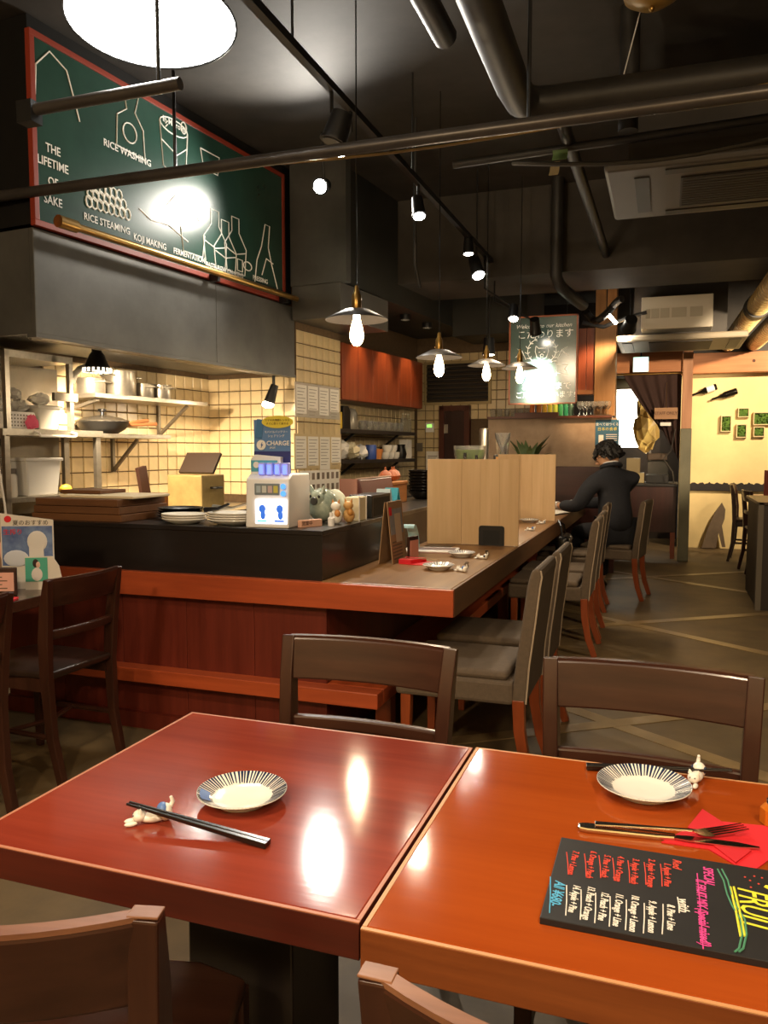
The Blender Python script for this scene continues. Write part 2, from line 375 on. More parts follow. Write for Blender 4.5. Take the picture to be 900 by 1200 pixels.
for y, x, lab in ((3.63, -0.73, 'taupe high-backed chair with orange legs, second from the open end of the counter'),
                  (5.27, -0.70, 'taupe high-backed chair with orange legs, third from the open end of the counter'),
                  (5.78, -0.71, 'taupe high-backed chair with orange legs, fourth from the open end of the counter'),
                  (6.72, -0.74, 'taupe high-backed chair with orange legs directly in front of the seated man')):
    dup(ch0, (x, y, 0), -PI/2, lab)
man_chair = dup(ch0, (-0.44, 7.36, 0), -PI/2 - R(8), 'taupe high-backed chair with orange legs that the man in the suit sits on')

# ---------------------------------------------------------------- plywood partitions on the counter
def partition(label, x0, xs, x1, y, z1, foot_x, group='plywood partitions on the counter'):
    t = thing('table_partition', label, 'partition', ((x0+x1)/2, y, CT), 0, group)
    cx = (x0+x1)/2; h = z1 - CT
    # two hinged leaves: the left one swung slightly towards the diner side
    obj('leaf', MB().add([(x0-cx, -0.05, 0.002), (xs-cx-0.001, 0, 0.002), (xs-cx-0.001, 0.012, 0.002), (x0-cx, -0.038, 0.002),
                          (x0-cx, -0.05, h), (xs-cx-0.001, 0, h), (xs-cx-0.001, 0.012, h), (x0-cx, -0.038, h)],
        [(0, 1, 5, 4), (1, 2, 6, 5), (2, 3, 7, 6), (3, 0, 4, 7), (4, 5, 6, 7), (3, 2, 1, 0)]), PLY, t, bevel=0.001)
    n = 3; w = (x1 - xs) / n
    for i in range(n):
        obj('board', MB().box(xs-cx+i*w+0.0003, xs-cx+(i+1)*w-0.0003, 0, 0.012, 0.002, h), PLY, t)
    if foot_x is not None:
        f = foot_x - cx
        pr = [(-0.075, 0.0), (0.075, 0.0), (0.075, 0.10)] + [(0.06 + 0.015*math.cos(a), 0.10 + 0.015*math.sin(a)) for a in (0.5, 1.0, 1.57)] + [(-0.06 - 0.015*math.cos(a), 0.10 + 0.015*math.sin(a)) for a in (1.57, 1.0, 0.5)] + [(-0.075, 0.10)]
        obj('bookend', MB().prism([(a+f, b) for a, b in pr], -0.006, -0.001, 'y'), BLACKPL, t, label='black metal bookend foot')
        obj('bookend_plate', MB().box(f-0.05, f+0.05, -0.007, -0.0055, 0.01, 0.09), M('black_matte', '0b0b0b', 0.6), t)
        obj('foot_plate', MB().box(x0-cx+0.02, xs-cx-0.02, -0.17, -0.055, 0.0, 0.002), M('grey_metal_plate', '5a4f44', 0.4, metal=0.6), t)
    return t
partition('pale plywood partition with black bookend foot, standing nearer the menu stand on the counter', -1.315, -1.12, -0.785, 4.53, 1.25, -0.94)
partition('pale plywood partition without visible foot, between the other partition and the seated man', -1.24, -1.07, -0.80, 6.25, 1.27, None)

B1 = names()
# ================================================================== kitchen: hood, chalkboard, shelving
HX = -2.8
hood = thing('range_hood', 'large dark metal extraction hood above the kitchen with chalkboard above its front', 'hood', (0, 0, 1.90))
for i, (y0, y1) in enumerate(((3.28, 4.78), (4.783, 5.79))):
    obj('front_panel', MB().box(HX-0.03, HX, y0, y1, 0.0, 0.53), DUCTBLUE, hood, bevel=0.003)
obj('end_panel', MB().box(-4.4, HX-0.03, 3.28, 3.31, 0.0, 0.53), DUCTBLUE, hood)
obj('lower_lip', MB().box(HX-0.06, HX+0.006, 3.275, 5.79, -0.02, 0.0), DUCTBLUE, hood)
obj('back_baffle', MB().box(-3.6, HX-0.06, 3.31, 5.79, 0.03, 0.06), DUCTBLUE, hood)
obj('filter_rail', MB().cyl((HX-0.12, 3.35, 0.0), (HX-0.12, 5.7, 0.0), 0.018, n=10), STEELD, hood)
obj('upper_casing', MB().box(-3.6, HX-0.03, 3.31, 5.79, 0.56, 1.59), BLACKMET, hood)

board = thing('chalkboard', 'large green chalkboard with sake-making drawings mounted above the kitchen hood', 'chalkboard', (HX+0.012, 0, 0))
BG = M('green_chalkboard', '26453b', 0.26, var=0.15, scale=3, spec=0.5, coat=0.35)
by0, by1, bz0, bz1 = 3.31, 5.60, 2.47, 3.37
obj('panel', MB().box(-0.02, 0.0, by0, by1, bz0, bz1), BG, board)
FR = M('red_frame_wood', '8a3320', 0.5)
for nm, b in (('frame', (by0-0.03, by1+0.03, bz0-0.03, bz0)), ('frame', (by0-0.03, by1+0.03, bz1, bz1+0.03)), ('frame', (by0-0.03, by0, bz0, bz1)), ('frame', (by1, by1+0.03, bz0, bz1))):
    obj(nm, MB().box(-0.025, 0.008, *b), FR, board, bevel=0.002)
def bp(px, py): q = onxk(px, py, HX+0.012); return (q.y, q.z)
def chalk(lines, r=0.0042, parent=board, mat=CHALKW, name='chalk_drawing', plane='x'):
    mb = MB()
    for ln in lines:
        if plane == 'x': pp = [(0.001, a, b) for a, b in ln]
        elif plane == 'y': pp = [(a, -0.001, b) for a, b in ln]
        else: pp = [(a, b, 0.001) for a, b in ln]
        mb.tube(pp, r, 5)
    return obj(name, mb, mat, parent)
def btxt(s, px, py, size, **k): a, b = bp(px, py); return text(s, size, CHALKW, board, (0.002, a, b), FX, offset=0.0007, **k)
for s, py in (('THE', 176), ('LIFETIME', 193), ('OF', 214), ('SAKE', 236)): btxt(s, 62, py, 0.062, xs=0.85)
btxt('RICE WASHING', 150, 180, 0.055); btxt('RICE STEAMING', 126, 263, 0.055, xs=0.9); btxt('KOJI MAKING', 176, 284, 0.055, xs=0.85)
btxt('FERMENTATION', 222, 300, 0.05, xs=0.85); btxt('PASTEURIZATION-AGING', 264, 317, 0.045, xs=0.8); btxt('PRESSING', 305, 328, 0.045); btxt('In Moromi', 204, 146, 0.05)
def rel(px, py, pts, s=0.1): a, b = bp(px, py); return [(a + u*s, b + v*s) for u, v in pts]
ell = arc((0, 0), 1, 0, 360, 16)
L = []
L += [rel(152, 150, [(-1, -1.2), (1.1, -1.3), (1.0, 0.2), (0.4, 0.9), (0.7, 1.8), (-0.4, 1.9), (-0.2, 0.9), (-0.9, 0.4), (-1, -1.2)], 0.11), rel(152, 156, [(u*0.5, v*0.5) for u, v in ell], 0.11)]
L += [rel(66, 95, [(-1.4, -1.2), (-1.3, 0.3), (-0.4, 1.3), (0.7, 0.8), (1.2, -0.6), (1.5, -1.5)], 0.1)]
L += [rel(204, 172, [(u*1.0, v*0.35 + 0.9) for u, v in ell], 0.13), rel(204, 172, [(-1, 0.9), (-0.8, -1.1), (0, -1.35), (0.8, -1.1), (1, 0.9)], 0.13), rel(204, 178, [(-0.9, 0.3), (0.2, -0.1), (0.9, 0.4)], 0.13)]
L += [rel(195, 145 + k*4, [(-0.1, 0), (0.1, 0.2)], 0.1) for k in range(2)] + [rel(215, 150, [(u*0.25, v*0.35) for u, v in ell], 0.1)]
RICE0 = len(L)
for r_ in range(3):
    for c_ in range(8 - r_):
        L.append(rel(104 + c_*6.5 + r_*1.5, 236 - r_*9 + c_*2.2, [(u*0.22, v*0.32) for u, v in arc((0, 0), 1, 0, 360, 8)], 0.1))
RICE1 = len(L)
L += [rel(246, 183, [(-1, 0.2), (1, 0.2), (0.8, -1), (-0.7, -1), (-1, 0.2)], 0.1)]
for dx in (0, 12, 24):      # sake jars
    L += [rel(252 + dx, 288 + (4 if dx == 12 else -4) + dx*0.3, [(-0.75, -1.2), (-0.9, 0.1), (-0.3, 0.8), (-0.3, 1.5), (0.3, 1.5), (0.3, 0.8), (0.9, 0.1), (0.75, -1.2), (-0.75, -1.2)], 0.14),
          rel(252 + dx, 290 + (4 if dx == 12 else -4) + dx*0.3, [(-0.8, 0), (0, -0.2), (0.8, 0)], 0.14)]
L += [rel(226, 280, [(-1, 0.4), (-0.8, -0.8), (0.8, -0.8), (1, 0.4)], 0.12)]
L += [rel(309, 298, [(-1.2, -2.2), (-0.9, -0.6), (-0.3, 0.5), (0.2, 2.2), (0.8, 2.2), (0.6, 0.6), (1.0, -0.5), (1.8, -2.2)], 0.1), rel(312, 308, [(-0.6, -1), (0, 0.3), (0.9, 0.1)], 0.1)]
L += [rel(290, 312, [(u*0.5, v*0.3) for u, v in ell], 0.1), rel(281, 311, [(-0.3, -0.4), (-0.3, 0.4), (0.3, 0.4), (0.3, -0.4), (-0.3, -0.4)], 0.1)]
L += [rel(214, 240, [(-1.5, -0.4), (-0.7, 0.4), (0.4, 0.3), (1.6, -0.6)], 0.1), rel(190, 257, [(-2.0, 0.1), (-1, -0.3), (0.6, -0.2), (2.4, -0.8)], 0.1)]
for ln in L[:RICE0] + L[RICE1:]: chalk([ln])
chalk(L[RICE0:RICE1], 0.005, name='chalk_grains')['kind'] = 'stuff'
br = thing('brass_rail', 'long brass pipe running along the lower edge of the green chalkboard', 'rail', (HX+0.09, 0, 0))
obj('pipe', MB().cyl((0, 3.42, 2.47), (0, 5.68, 2.47), 0.02), BRASS, br)
obj('end_cap', MB().cyl((0, 3.36, 2.47), (0, 3.48, 2.47), 0.032), BRASS, br)
for yy in (4.7, 5.55): obj('bracket', MB().box(-0.071, 0.0, yy-0.012, yy+0.012, 2.42, 2.47), BLACKMET, br)

# left kitchen: steel shelf unit against the tiled wall
su = thing('steel_shelf_unit', 'stainless steel shelf unit with open upper frame against the kitchen wall', 'shelf', (0, 0, 0))
FXX = -3.28
for (y0, y1, z0, z1) in ((3.46, 3.495, 0.0, 1.40), (4.145, 4.185, 0.0, 1.40)):
    obj('post', MB().box(FXX-0.03, FXX, y0, y1, z0, z1), STEEL, su, bevel=0.002)
    obj('post', MB().box(-3.59, -3.56, y0, y1, z0, z1), STEEL, su)
obj('shelf', MB().box(-3.65, FXX+0.012, 3.44, 4.195, 1.385, 1.425), STEEL, su, bevel=0.002)
obj('shelf', MB().box(-3.65, FXX, 3.46, 4.12, 1.0, 1.03), STEEL, su, bevel=0.002)
obj('back_panel', MB().box(-3.655, -3.645, 3.46, 4.18, 0.9, 1.83), STEELD, su)
obj('frame_post', MB().box(FXX-0.03, FXX, 3.48, 3.51, 1.425, 1.86), STEEL, su)
obj('frame_post', MB().box(FXX-0.03, FXX, 3.94, 3.97, 1.425, 1.86), STEEL, su)
obj('frame_top', MB().box(-3.65, FXX, 3.48, 3.97, 1.83, 1.87), STEEL, su)
obj('frame_rail', MB().box(FXX-0.02, FXX+0.005, 3.82, 4.0, 1.60, 1.65), STEELD, su)
obj('towel_bar', MB().tube([(FXX+0.012, 3.66, 1.41), (FXX+0.05, 3.66, 1.40), (FXX+0.05, 3.665, 1.385), (FXX+0.05, 3.93, 1.385), (FXX+0.05, 3.935, 1.40), (FXX+0.012, 3.935, 1.41)], 0.008), WHITEP, su)

# wall shelves on brackets
def wall_shelf(label, x0, x1, y0, y1, z, brackets, th=0.03):
    t = thing('wall_shelf', label, 'shelf', (0, 0, z))
    obj('shelf_board', MB().box(x0, x1, y0, y1, -th, 0), STEEL, t, bevel=0.002)
    for yb, hb_ in brackets:
        mb = MB().box(x0+0.009, x0+0.03, yb-0.012, yb+0.012, -hb_, -th)
        mb.sweep([(x0+0.02, yb, -hb_+0.01), (x1-0.03, yb, -th-0.01)], 0.022, 0.02)
        obj('bracket', mb, STEELD, t)
    return t
wall_shelf('upper stainless wall shelf carrying steel pots on the tiled kitchen wall', KX, -3.33, 4.2, 5.36, 1.675, ((4.25, 0.12), (5.15, 0.27)))
wall_shelf('lower stainless wall shelf with a lidded frying pan on the tiled kitchen wall', KX, -3.38, 4.2, 4.98, 1.415, ((4.66, 0.27),))

def pot(label, loc, r, h, handles=True, rz=0):
    t = thing('stock_pot', label, 'pot', loc, rz)
    obj('body', MB().lathe([(r*0.96, 0), (r, 0.006), (r, h), (r+0.006, h+0.004), (r-0.004, h+0.002), (r-0.004, 0.01), (0, 0.01)], n=28), STEEL, t)
    if handles:
        for s in (-1, 1):
            obj('handle', MB().tube([(r*0.55, s*r*0.85, h*0.8), (r*0.6, s*(r+0.03), h*0.8), (-r*0.1, s*(r+0.045), h*0.8), (-r*0.5, s*r*0.85, h*0.8)], 0.006), STEEL, t)
    return t
SH = 1.675
pot('tall shiny stock pot, largest on the upper kitchen shelf', (-3.48, 4.57, SH), 0.115, 0.17)
pot('small steel saucepan beside the tall pot on the upper kitchen shelf', (-3.48, 4.80, SH), 0.08, 0.10, True, PI/2)
pot('small steel saucepan at the bracket end of the upper kitchen shelf', (-3.47, 4.985, SH), 0.075, 0.105, True, PI/2)
pot('squat steel pot half hidden behind the black lamp on the kitchen shelf', (-3.49, 4.31, SH), 0.10, 0.10, True, PI/2)
fp = thing('frying_pan', 'black lidded frying pan with two wooden handles on the lower kitchen shelf', 'pan', (-3.475, 4.40, 1.415))
obj('pan_body', MB().lathe([(0.10, 0), (0.15, 0.03), (0.175, 0.075), (0.172, 0.078), (0.14, 0.03), (0, 0.008)], n=28), BLACKMET, fp)
lid = obj('lid', MB().lathe([(0.176, 0.079), (0.176, 0.086), (0.12, 0.108), (0.04, 0.122), (0, 0.124)], n=28), M('steel_lid', '6a655c', 0.25, metal=0.8), fp)
obj('knob', MB().lathe([(0.015, 0.12), (0.012, 0.145), (0.028, 0.152), (0.028, 0.165), (0, 0.17)], n=14), BLACKPL, lid)
HW = wood('handle_wood', 'b0764a', '8e5a34', 'y', 0.5)
obj('handle', MB().tube([(0.02, 0.17, 0.07), (0.03, 0.27, 0.085), (0.04, 0.40, 0.10)], [0.010, 0.012, 0.013]), HW, fp)
obj('handle', MB().tube([(0.05, 0.16, 0.06), (0.075, 0.27, 0.066), (0.10, 0.42, 0.075)], [0.010, 0.012, 0.013]), HW, fp)

# containers on the steel unit
def tub(name, label, loc, sx, sy, h, mat, lidmat=None, rz=0):
    t = thing(name, label, 'container', loc, rz)
    b = MB(); w = 0.85
    b.add([(-sx*w, -sy*w, 0), (sx*w, -sy*w, 0), (sx*w, sy*w, 0), (-sx*w, sy*w, 0), (-sx, -sy, h), (sx, -sy, h), (sx, sy, h), (-sx, sy, h)],
          [(3, 2, 1, 0), (0, 1, 5, 4), (1, 2, 6, 5), (2, 3, 7, 6), (3, 0, 4, 7), (4, 5, 6, 7)])
    obj('body', b, mat, t, bevel=0.01)
    obj('rim', MB().box(-sx-0.008, sx+0.008, -sy-0.008, sy+0.008, h-0.012, h+0.006), lidmat or mat, t, bevel=0.004)
    return t
CLR = M('frosted_plastic', 'c9c6bd', 0.35, trans=0.25)
WRAP = M('plastic_wrap', 'd8d6d0', 0.15, trans=0.35, ior=1.2)
tb = tub('plastic_tub', 'clear plastic tub beside the pierced basket on the steel shelf', (-3.42, 3.83, 1.425), 0.09, 0.085, 0.14, CLR)
bk = thing('pierced_basket', 'white pierced plastic basket holding wrapped packets on the steel shelf', 'basket', (-3.40, 3.60, 1.425))
obj('body', MB().box(-0.08, 0.08, -0.09, 0.11, 0, 0.10), WHITEP, bk, bevel=0.006)
hm = MB()
for i in range(9):
    for j in range(4): hm.cyl((0.079, -0.075+i*0.021, 0.02+j*0.02), (0.0815, -0.075+i*0.021, 0.02+j*0.02), 0.005, n=6)
obj('holes', hm, M('hole_dark', '6f6960', 0.8), bk, kind='stuff')
def crumple(mb, c, r, seed):
    rnd = random.Random(seed); m0 = MB().blob(c, r, 10, 7)
    mb.add([Vector(v) + Vector((rnd.uniform(-1, 1)*r[0], rnd.uniform(-1, 1)*r[1], rnd.uniform(-1, 1)*r[2]))*0.22 for v in m0.v], m0.f)
    return mb
for k, (y, z, r) in enumerate(((3.545, 1.562, 0.048), (3.663, 1.562, 0.048), (3.80, 1.609, 0.05), (3.606, 1.632, 0.042))):
    tag(obj('plastic_bag', crumple(MB(), (0, 0, 0), (r*1.1, r*1.2, r*0.75), k), WRAP, None, (-3.41 + 0.01*k, y, z), smooth=False), ('clear plastic bag lying in the pierced basket', 'clear plastic bag slumped beside the plastic tub', 'clear plastic bag lying on the plastic tub', 'smallest clear plastic bag on top of the heap')[k], 'bag', 'plastic bags heaped on the steel shelf')
tag(obj('pink_cloth', crumple(MB(), (0, 0, 0), (0.012, 0.05, 0.04), 9), M('pink_cloth', 'd95a78', 0.8), None, (-3.302, 3.67, 1.467), smooth=False), 'crumpled pink cloth in front of the pierced white basket', 'cloth')
t2 = tub('plastic_tub', 'big frosted tub full of bags on the lower steel shelf', (-3.40, 3.74, 1.03), 0.11, 0.13, 0.22, M('milky_plastic', 'd5d3cf', 0.4, trans=0.15))
jar = thing('storage_jar', 'white lidded jar beside the big frosted tub', 'jar', (-3.38, 3.55, 1.03))
obj('body', MB().lathe([(0.05, 0), (0.055, 0.01), (0.055, 0.12), (0.045, 0.135), (0, 0.135)], n=20), M('milky_plastic2', 'cfc9bf', 0.4), jar)
obj('lid', MB().lathe([(0.05, 0.135), (0.05, 0.165), (0, 0.165)], n=20), M('grey_lid', '6a625a', 0.5), jar)
tag(obj('lemon_half', MB().blob((0, 0, 0.03), (0.03, 0.045, 0.03), 16, 10), M('lemon_yellow', 'e2b83a', 0.5), None, (-3.34, 3.94, 1.03)), 'yellow lemon on the lower steel shelf beside the tub', 'lemon')
tag(obj('steel_scoop', MB().tube([(-3.35, 4.02, 1.72), (-3.36, 4.06, 1.78), (-3.38, 4.12, 1.82), (-3.42, 4.25, 1.86)], [0.02, 0.02, 0.02, 0.02], 12), STEEL, None), 'bent steel pipe beside the upper kitchen shelf', 'pipe')
# back kitchen worktop and can
wt = thing('kitchen_worktop', 'steel kitchen worktop behind the serving shelf', 'worktop', (0, 0, 0))
obj('top', MB().box(-3.64, -2.85, 4.2, 5.78, 0.83, 0.87), STEEL, wt)
obj('front_panel', MB().box(-2.88, -2.86, 4.2, 5.78, 0, 0.83), STEELD, wt)
can = thing('square_tin', 'square beige tin with dark hinged lid open in the kitchen corner', 'tin', (-3.05, 4.85, 0.87))
obj('body', MB().box(-0.15, 0.15, -0.13, 0.13, 0, 0.26), M('beige_tin', 'a08a58', 0.45, metal=0.2, var=0.2), can, bevel=0.008)
obj('lid', MB().cbox((0.0, 0.05, 0.34), (0.30, 0.02, 0.17), rx=R(-35)), M('dark_lid', '3a2c22', 0.5), can)
obj('handle', MB().tube([(0.15, -0.03, 0.17), (0.2, -0.03, 0.17), (0.2, 0.03, 0.17), (0.15, 0.03, 0.17)], 0.008), BLACKMET, can)
tag(obj('wooden_spatula_holder', MB().cbox((0, 0, 0.16), (0.03, 0.08, 0.32), rx=R(12)), M('charred_wood', '3a1f12', 0.7), None, (-3.3, 4.60, 0.87)), 'dark charred wooden board leaning beside the beige tin', 'board')
tag(obj('wooden_tray', MB().box(-0.165, 0.165, -0.12, 0.12, 0, 0.12), wood('tray_wood', '8a5a30', '6a4222', 'x'), None, (-3.40, 4.80, 0.87), bevel=0.004), 'low orange-brown wooden box in front of the tiled wall', 'box')
# papers on the pillar
for nm, lab, (a, b, c_, d_) in (('laminated_notice', 'glossy laminated notice with silver clips on the tiled pillar', (346, 447, 398, 492)), ('notice_panel', 'pale notice panel with order slips on the tiled pillar', (345, 508, 400, 548))):
    q0 = onxk(a, b, PX+0.02); q1 = onxk(c_, d_, PX+0.02)
    t = thing(nm, lab, 'notice', (PX+0.0185, 0, 0))
    obj('sheet', MB().box(-0.006, 0.0, q0.y, q1.y, q1.z, q0.z), M('laminate', 'b9b2a6', 0.15, var=0.1, scale=3) if nm[0] == 'l' else M('notice_back', 'c9b48a', 0.4), t)
    n = 4
    for k in range(n):
        w = (q1.y-q0.y)/n; h = (q0.z-q1.z)
        z0 = q1.z + (0.02 if nm[0] == 'l' else (-0.02 if k in (1, 2) else 0.0))
        dxs = 0.0
        pp = obj('paper_slip', MB().box(0, 0.0015 + dxs, q0.y+k*w+0.015, q0.y+(k+1)*w-0.01, z0 + (0.16*h if k % 2 else 0.03*h), q0.z-0.02), PAPER, t)
        mb = MB()
        for i in range(9): mb.box(0.0015 + dxs, 0.002 + dxs, q0.y+k*w+0.03, q0.y+(k+1)*w-0.03-0.02*((i*7) % 3), q0.z-0.05-i*0.026, q0.z-0.045-i*0.026)
        obj('print_lines', mb, M('grey_print', '8d867c', 0.8), pp)
q0 = onxk(352, 552, PX+0.02); q1 = onxk(398, 585, PX+0.02)
t = thing('photo_grid', 'grid of small portrait-style cards pinned below the order slips', 'notice', (PX+0.0185, 0, 0))
obj('backing', MB().box(-0.006, 0.0, q0.y, q1.y, q1.z-0.12, q0.z), PAPER, t)
for i in range(8):
    for j in range(4):
        w = (q1.y-q0.y)/8; h = (q0.z-q1.z+0.12)/4
        obj('card', MB().box(0, 0.002, q0.y+i*w+0.02, q0.y+(i+1)*w-0.02, q0.z-(j+1)*h+0.02, q0.z-j*h-0.02), M('card_grey%d' % ((i+j) % 2), ('8a7a6c', '6f6558')[(i+j) % 2], 0.5), t)

# ================================================================== bar section further back
cab = thing('wall_cabinet', 'row of red-brown wooden wall cabinets above the glass shelves', 'cabinet', (-2.78, 0, 1.75))
obj('body', MB().box(-0.31, -0.02, 6.545, 8.39, 0.0, 0.5), REDPANEL, cab)
CABW = wood('cabinet_red_wood', '8f4624', '6f2c16', 'z', 0.35, 0.2)
for i in range(6):
    w = (8.39-6.545)/6
    obj('door', MB().box(-0.02, 0.0, 6.545+i*w+0.002, 6.545+(i+1)*w-0.002, 0.005, 0.5), CABW, cab, bevel=0.002)
for zz, lab in ((1.495, 'upper dark bar shelf carrying rows of glasses'), (1.215, 'lower dark bar shelf with bowls and packets')):
    t = thing('bar_shelf', lab, 'shelf', (0, 0, zz))
    obj('shelf_board', MB().box(-3.09, -2.8, 6.545, 8.26, -0.035, 0.0), M('shelf_dark', '2f2a26', 0.4), t, bevel=0.002)
    for yb in (6.9, 7.9): obj('bracket', MB().sweep([(-3.08, yb, -0.2), (-2.85, yb, -0.035)], 0.02, 0.02), BLACKMET, t)
gl_me = MB().lathe([(0.026, 0), (0.036, 0.09), (0.034, 0.09), (0.024, 0.006), (0, 0.006)], n=14).mesh('drinking_glass'); gl_me.materials.append(GLASS)
for i in range(14):
    y = 7.05 + i*0.0725
    tag(obj('drinking_glass', gl_me, None, None, (-2.84 - 0.02*(i % 2), y, 1.495)), ('first' if i == 0 else ORD[i]) + ' clear glass from the coffee pot, front row of the upper bar shelf', 'glass', 'glasses on the upper bar shelf')
for i in range(6):
    tag(obj('drinking_glass', gl_me, None, None, (-2.95, 7.1 + i*0.1, 1.495)), ('first' if i == 0 else ORD[i]) + ' clear glass from the coffee pot, rear row of the upper bar shelf', 'glass', 'glasses on the upper bar shelf')
def bottle(label, loc, h, r, mat, group=None, capm=None, name='bottle', lab=None):
    t = thing(name, label, 'bottle', loc, 0, group)
    obj('body', MB().lathe([(r*0.9, 0), (r, 0.006), (r, h*0.58), (r*0.75, h*0.68), (r*0.36, h*0.76), (r*0.33, h*0.94), (0, h*0.94)], n=16), mat, t)
    obj('cap', MB().lathe([(r*0.38, h*0.93), (r*0.38, h), (0, h)], n=12), capm or BLACKPL, t)
    if lab: obj('paper_label', MB().lathe([(r*1.01, h*0.15), (r*1.02, h*0.48), (r*0.99, h*0.5)], n=16), lab, t)
    return t
for i, y in enumerate((8.07, 8.145, 8.22)): bottle(('first', 'second', 'third')[i] + ' slim bottle after the glasses on the upper bar shelf', (-2.87, y, 1.495), 0.2, 0.03, GLASS, 'glass bottles at the shelf end', STEEL)
tag(obj('coffee_pot', MB().lathe([(0.07, 0), (0.075, 0.02), (0.07, 0.15), (0.05, 0.19), (0, 0.2)], n=20), M('grey_pot', '8a8478', 0.3, metal=0.4), None, (-2.9, 6.92, 1.495)), 'grey metal coffee pot on the upper bar shelf', 'pot')
tag(obj('yellow_packet', MB().box(-0.03, 0.03, -0.04, 0.04, 0, 0.15), M('yellow_pack', 'd6b23c', 0.5), None, (-2.86, 6.6, 1.495), bevel=0.004), 'narrow yellow packet at the pillar end of the upper bar shelf', 'packet')
tag(obj('dark_machine', MB().prism([(6.68, 0), (6.82, 0), (6.82, 0.16), (6.78, 0.21), (6.68, 0.21)], -3.0, -2.84, 'x'), BLACKPL, None, (0, 0, 1.495), bevel=0.006), 'small dark appliance beside the coffee pot on the bar shelf', 'appliance')
for k, (y, r, cl) in enumerate(((6.68, 0.10, 'd8d4cc'), (6.91, 0.085, 'd9cfae'), (7.10, 0.074, 'e4e2de'))):
    tag(obj('plastic_bag', crumple(MB(), (0, 0, r*0.98), (r*0.9, r*1.08, r*0.85), 20+k), M('bag_%d' % k, cl, 0.4), None, (-2.885, y, 1.215), smooth=False),
        ('white crumpled packet on the lower bar shelf next to the pillar', 'cream crumpled packet on the lower bar shelf', 'white crumpled packet beside the blue can on the lower bar shelf')[k], 'bag')
tag(obj('blue_can', MB().lathe([(0.05, 0), (0.055, 0.01), (0.055, 0.13), (0.05, 0.14), (0, 0.14)], n=18), M('blue_can', '3d56a0', 0.4), None, (-2.85, 7.26, 1.215)), 'blue can on the lower bar shelf', 'can')
tag(obj('orange_cup', MB().lathe([(0.05, 0), (0.07, 0.10), (0.06, 0.10), (0.045, 0.01), (0, 0.01)], n=18), M('orange_cup', 'd88a4a', 0.5), None, (-2.86, 7.40, 1.215)), 'orange cup on the lower bar shelf', 'cup')
cup_me = MB().lathe([(0.035, 0), (0.05, 0.02), (0.055, 0.07), (0.05, 0.07), (0.03, 0.01), (0, 0.01)], n=16).mesh('white_cup'); cup_me.materials.append(WHITE_CER)
for i, (y, z) in enumerate(((7.62, 0), (7.74, 0), (7.86, 0), (7.68, 0.071), (7.80, 0.071))):
    tag(obj('white_cup', cup_me, None, None, (-2.87, y, 1.215 + z)), ('first', 'second', 'third', 'upper first', 'upper second')[i] + ' white cup from the orange cup on the lower bar shelf', 'cup', 'white cups on the lower bar shelf')
tag(obj('black_jug', MB().lathe([(0.05, 0), (0.06, 0.05), (0.04, 0.12), (0.045, 0.15), (0, 0.15)], n=16), BLACKPL, None, (-2.86, 8.0, 1.215)), 'small black jug on the lower bar shelf', 'jug')
tag(obj('paper_box', MB().box(-0.05, 0.05, -0.06, 0.06, 0, 0.2), PAPER, None, (-2.88, 8.16, 1.215), bevel=0.004), 'white paper box at the end of the lower bar shelf', 'box')
# lower bar back worktop with odds and ends
wt2 = thing('bar_worktop', 'dark worktop under the bar shelves', 'worktop', (0, 0, 0))
obj('top', MB().box(-3.09, -2.5, 6.545, 8.98, 0.82, 0.86), M('dark_work', '2c2622', 0.4), wt2)
obj('front', MB().box(-2.56, -2.54, 6.545, 8.98, 0, 0.82), M('dark_work2', '241e1a', 0.5), wt2)
# vent grille, doorway and panel on the far tiled wall
vg = thing('wall_vent', 'wide dark louvred vent grille above the narrow door on the far tiled wall', 'vent', (0, 8.99, 0))
v0 = onyk(501, 428, 8.99); v1 = onyk(573, 470, 8.99)
FRV = M('vent_frame', 'a08c62', 0.5)
obj('backing', MB().box(v0.x, v1.x, -0.012, -0.002, v1.z, v0.z), M('vent_dark', '1c1815', 0.7), vg)
for b in ((v0.x-0.03, v1.x+0.03, v0.z, v0.z+0.03), (v0.x-0.03, v1.x+0.03, v1.z-0.03, v1.z), (v0.x-0.03, v0.x, v1.z, v0.z), (v1.x, v1.x+0.03, v1.z, v0.z)):
    obj('frame', MB().box(b[0], b[1], -0.03, 0.0, b[2], b[3]), FRV, vg)
for i in range(9):
    z = v1.z + (i+0.5)*(v0.z-v1.z)/9
    obj('slat', MB().cbox(((v0.x+v1.x)/2, -0.02, z), (v1.x-v0.x, 0.03, 0.012), rx=R(35)), M('slat_brown', '4a3f33', 0.5), vg)
d0 = onyk(517, 476, 8.99); d1 = onyk(551, 620, 8.99)
door = struct('door_1', MB().box(d0.x+0.06, d1.x-0.06, 8.95, 8.985, 0.0, d0.z-0.06), wood('door_brown', '3a2016', '2a160f', 'z', 0.45))
for b in ((d0.x, d0.x+0.06, 0, d0.z), (d1.x-0.06, d1.x, 0, d0.z), (d0.x, d1.x, d0.z-0.06, d0.z)):
    struct('door_frame', MB().box(b[0], b[1], 8.92, 8.99, b[2], b[3]), wood('door_frame_brown', '5a2c1c', '41200f', 'z', 0.45), door)
obj('hinge', MB().box(d0.x+0.06, d0.x+0.1, 8.94, 8.95, 1.5, 1.6), STEEL, door)
q = onyk(504, 501, 8.98)
tp = thing('thermostat', 'white wall control panel with green display on the far tiled wall', 'control panel', (q.x, 8.98, q.z))
obj('case', MB().box(-0.05, 0.05, -0.02, 0.008, -0.055, 0.055), WHITEP, tp, bevel=0.004)
obj('display', MB().box(-0.03, 0.03, -0.022, -0.02, 0.0, 0.035), M('green_display', '7fd050', 0.3, emit='8fe060', estr=1.2), tp)
q = onyk(492, 524, 8.98)
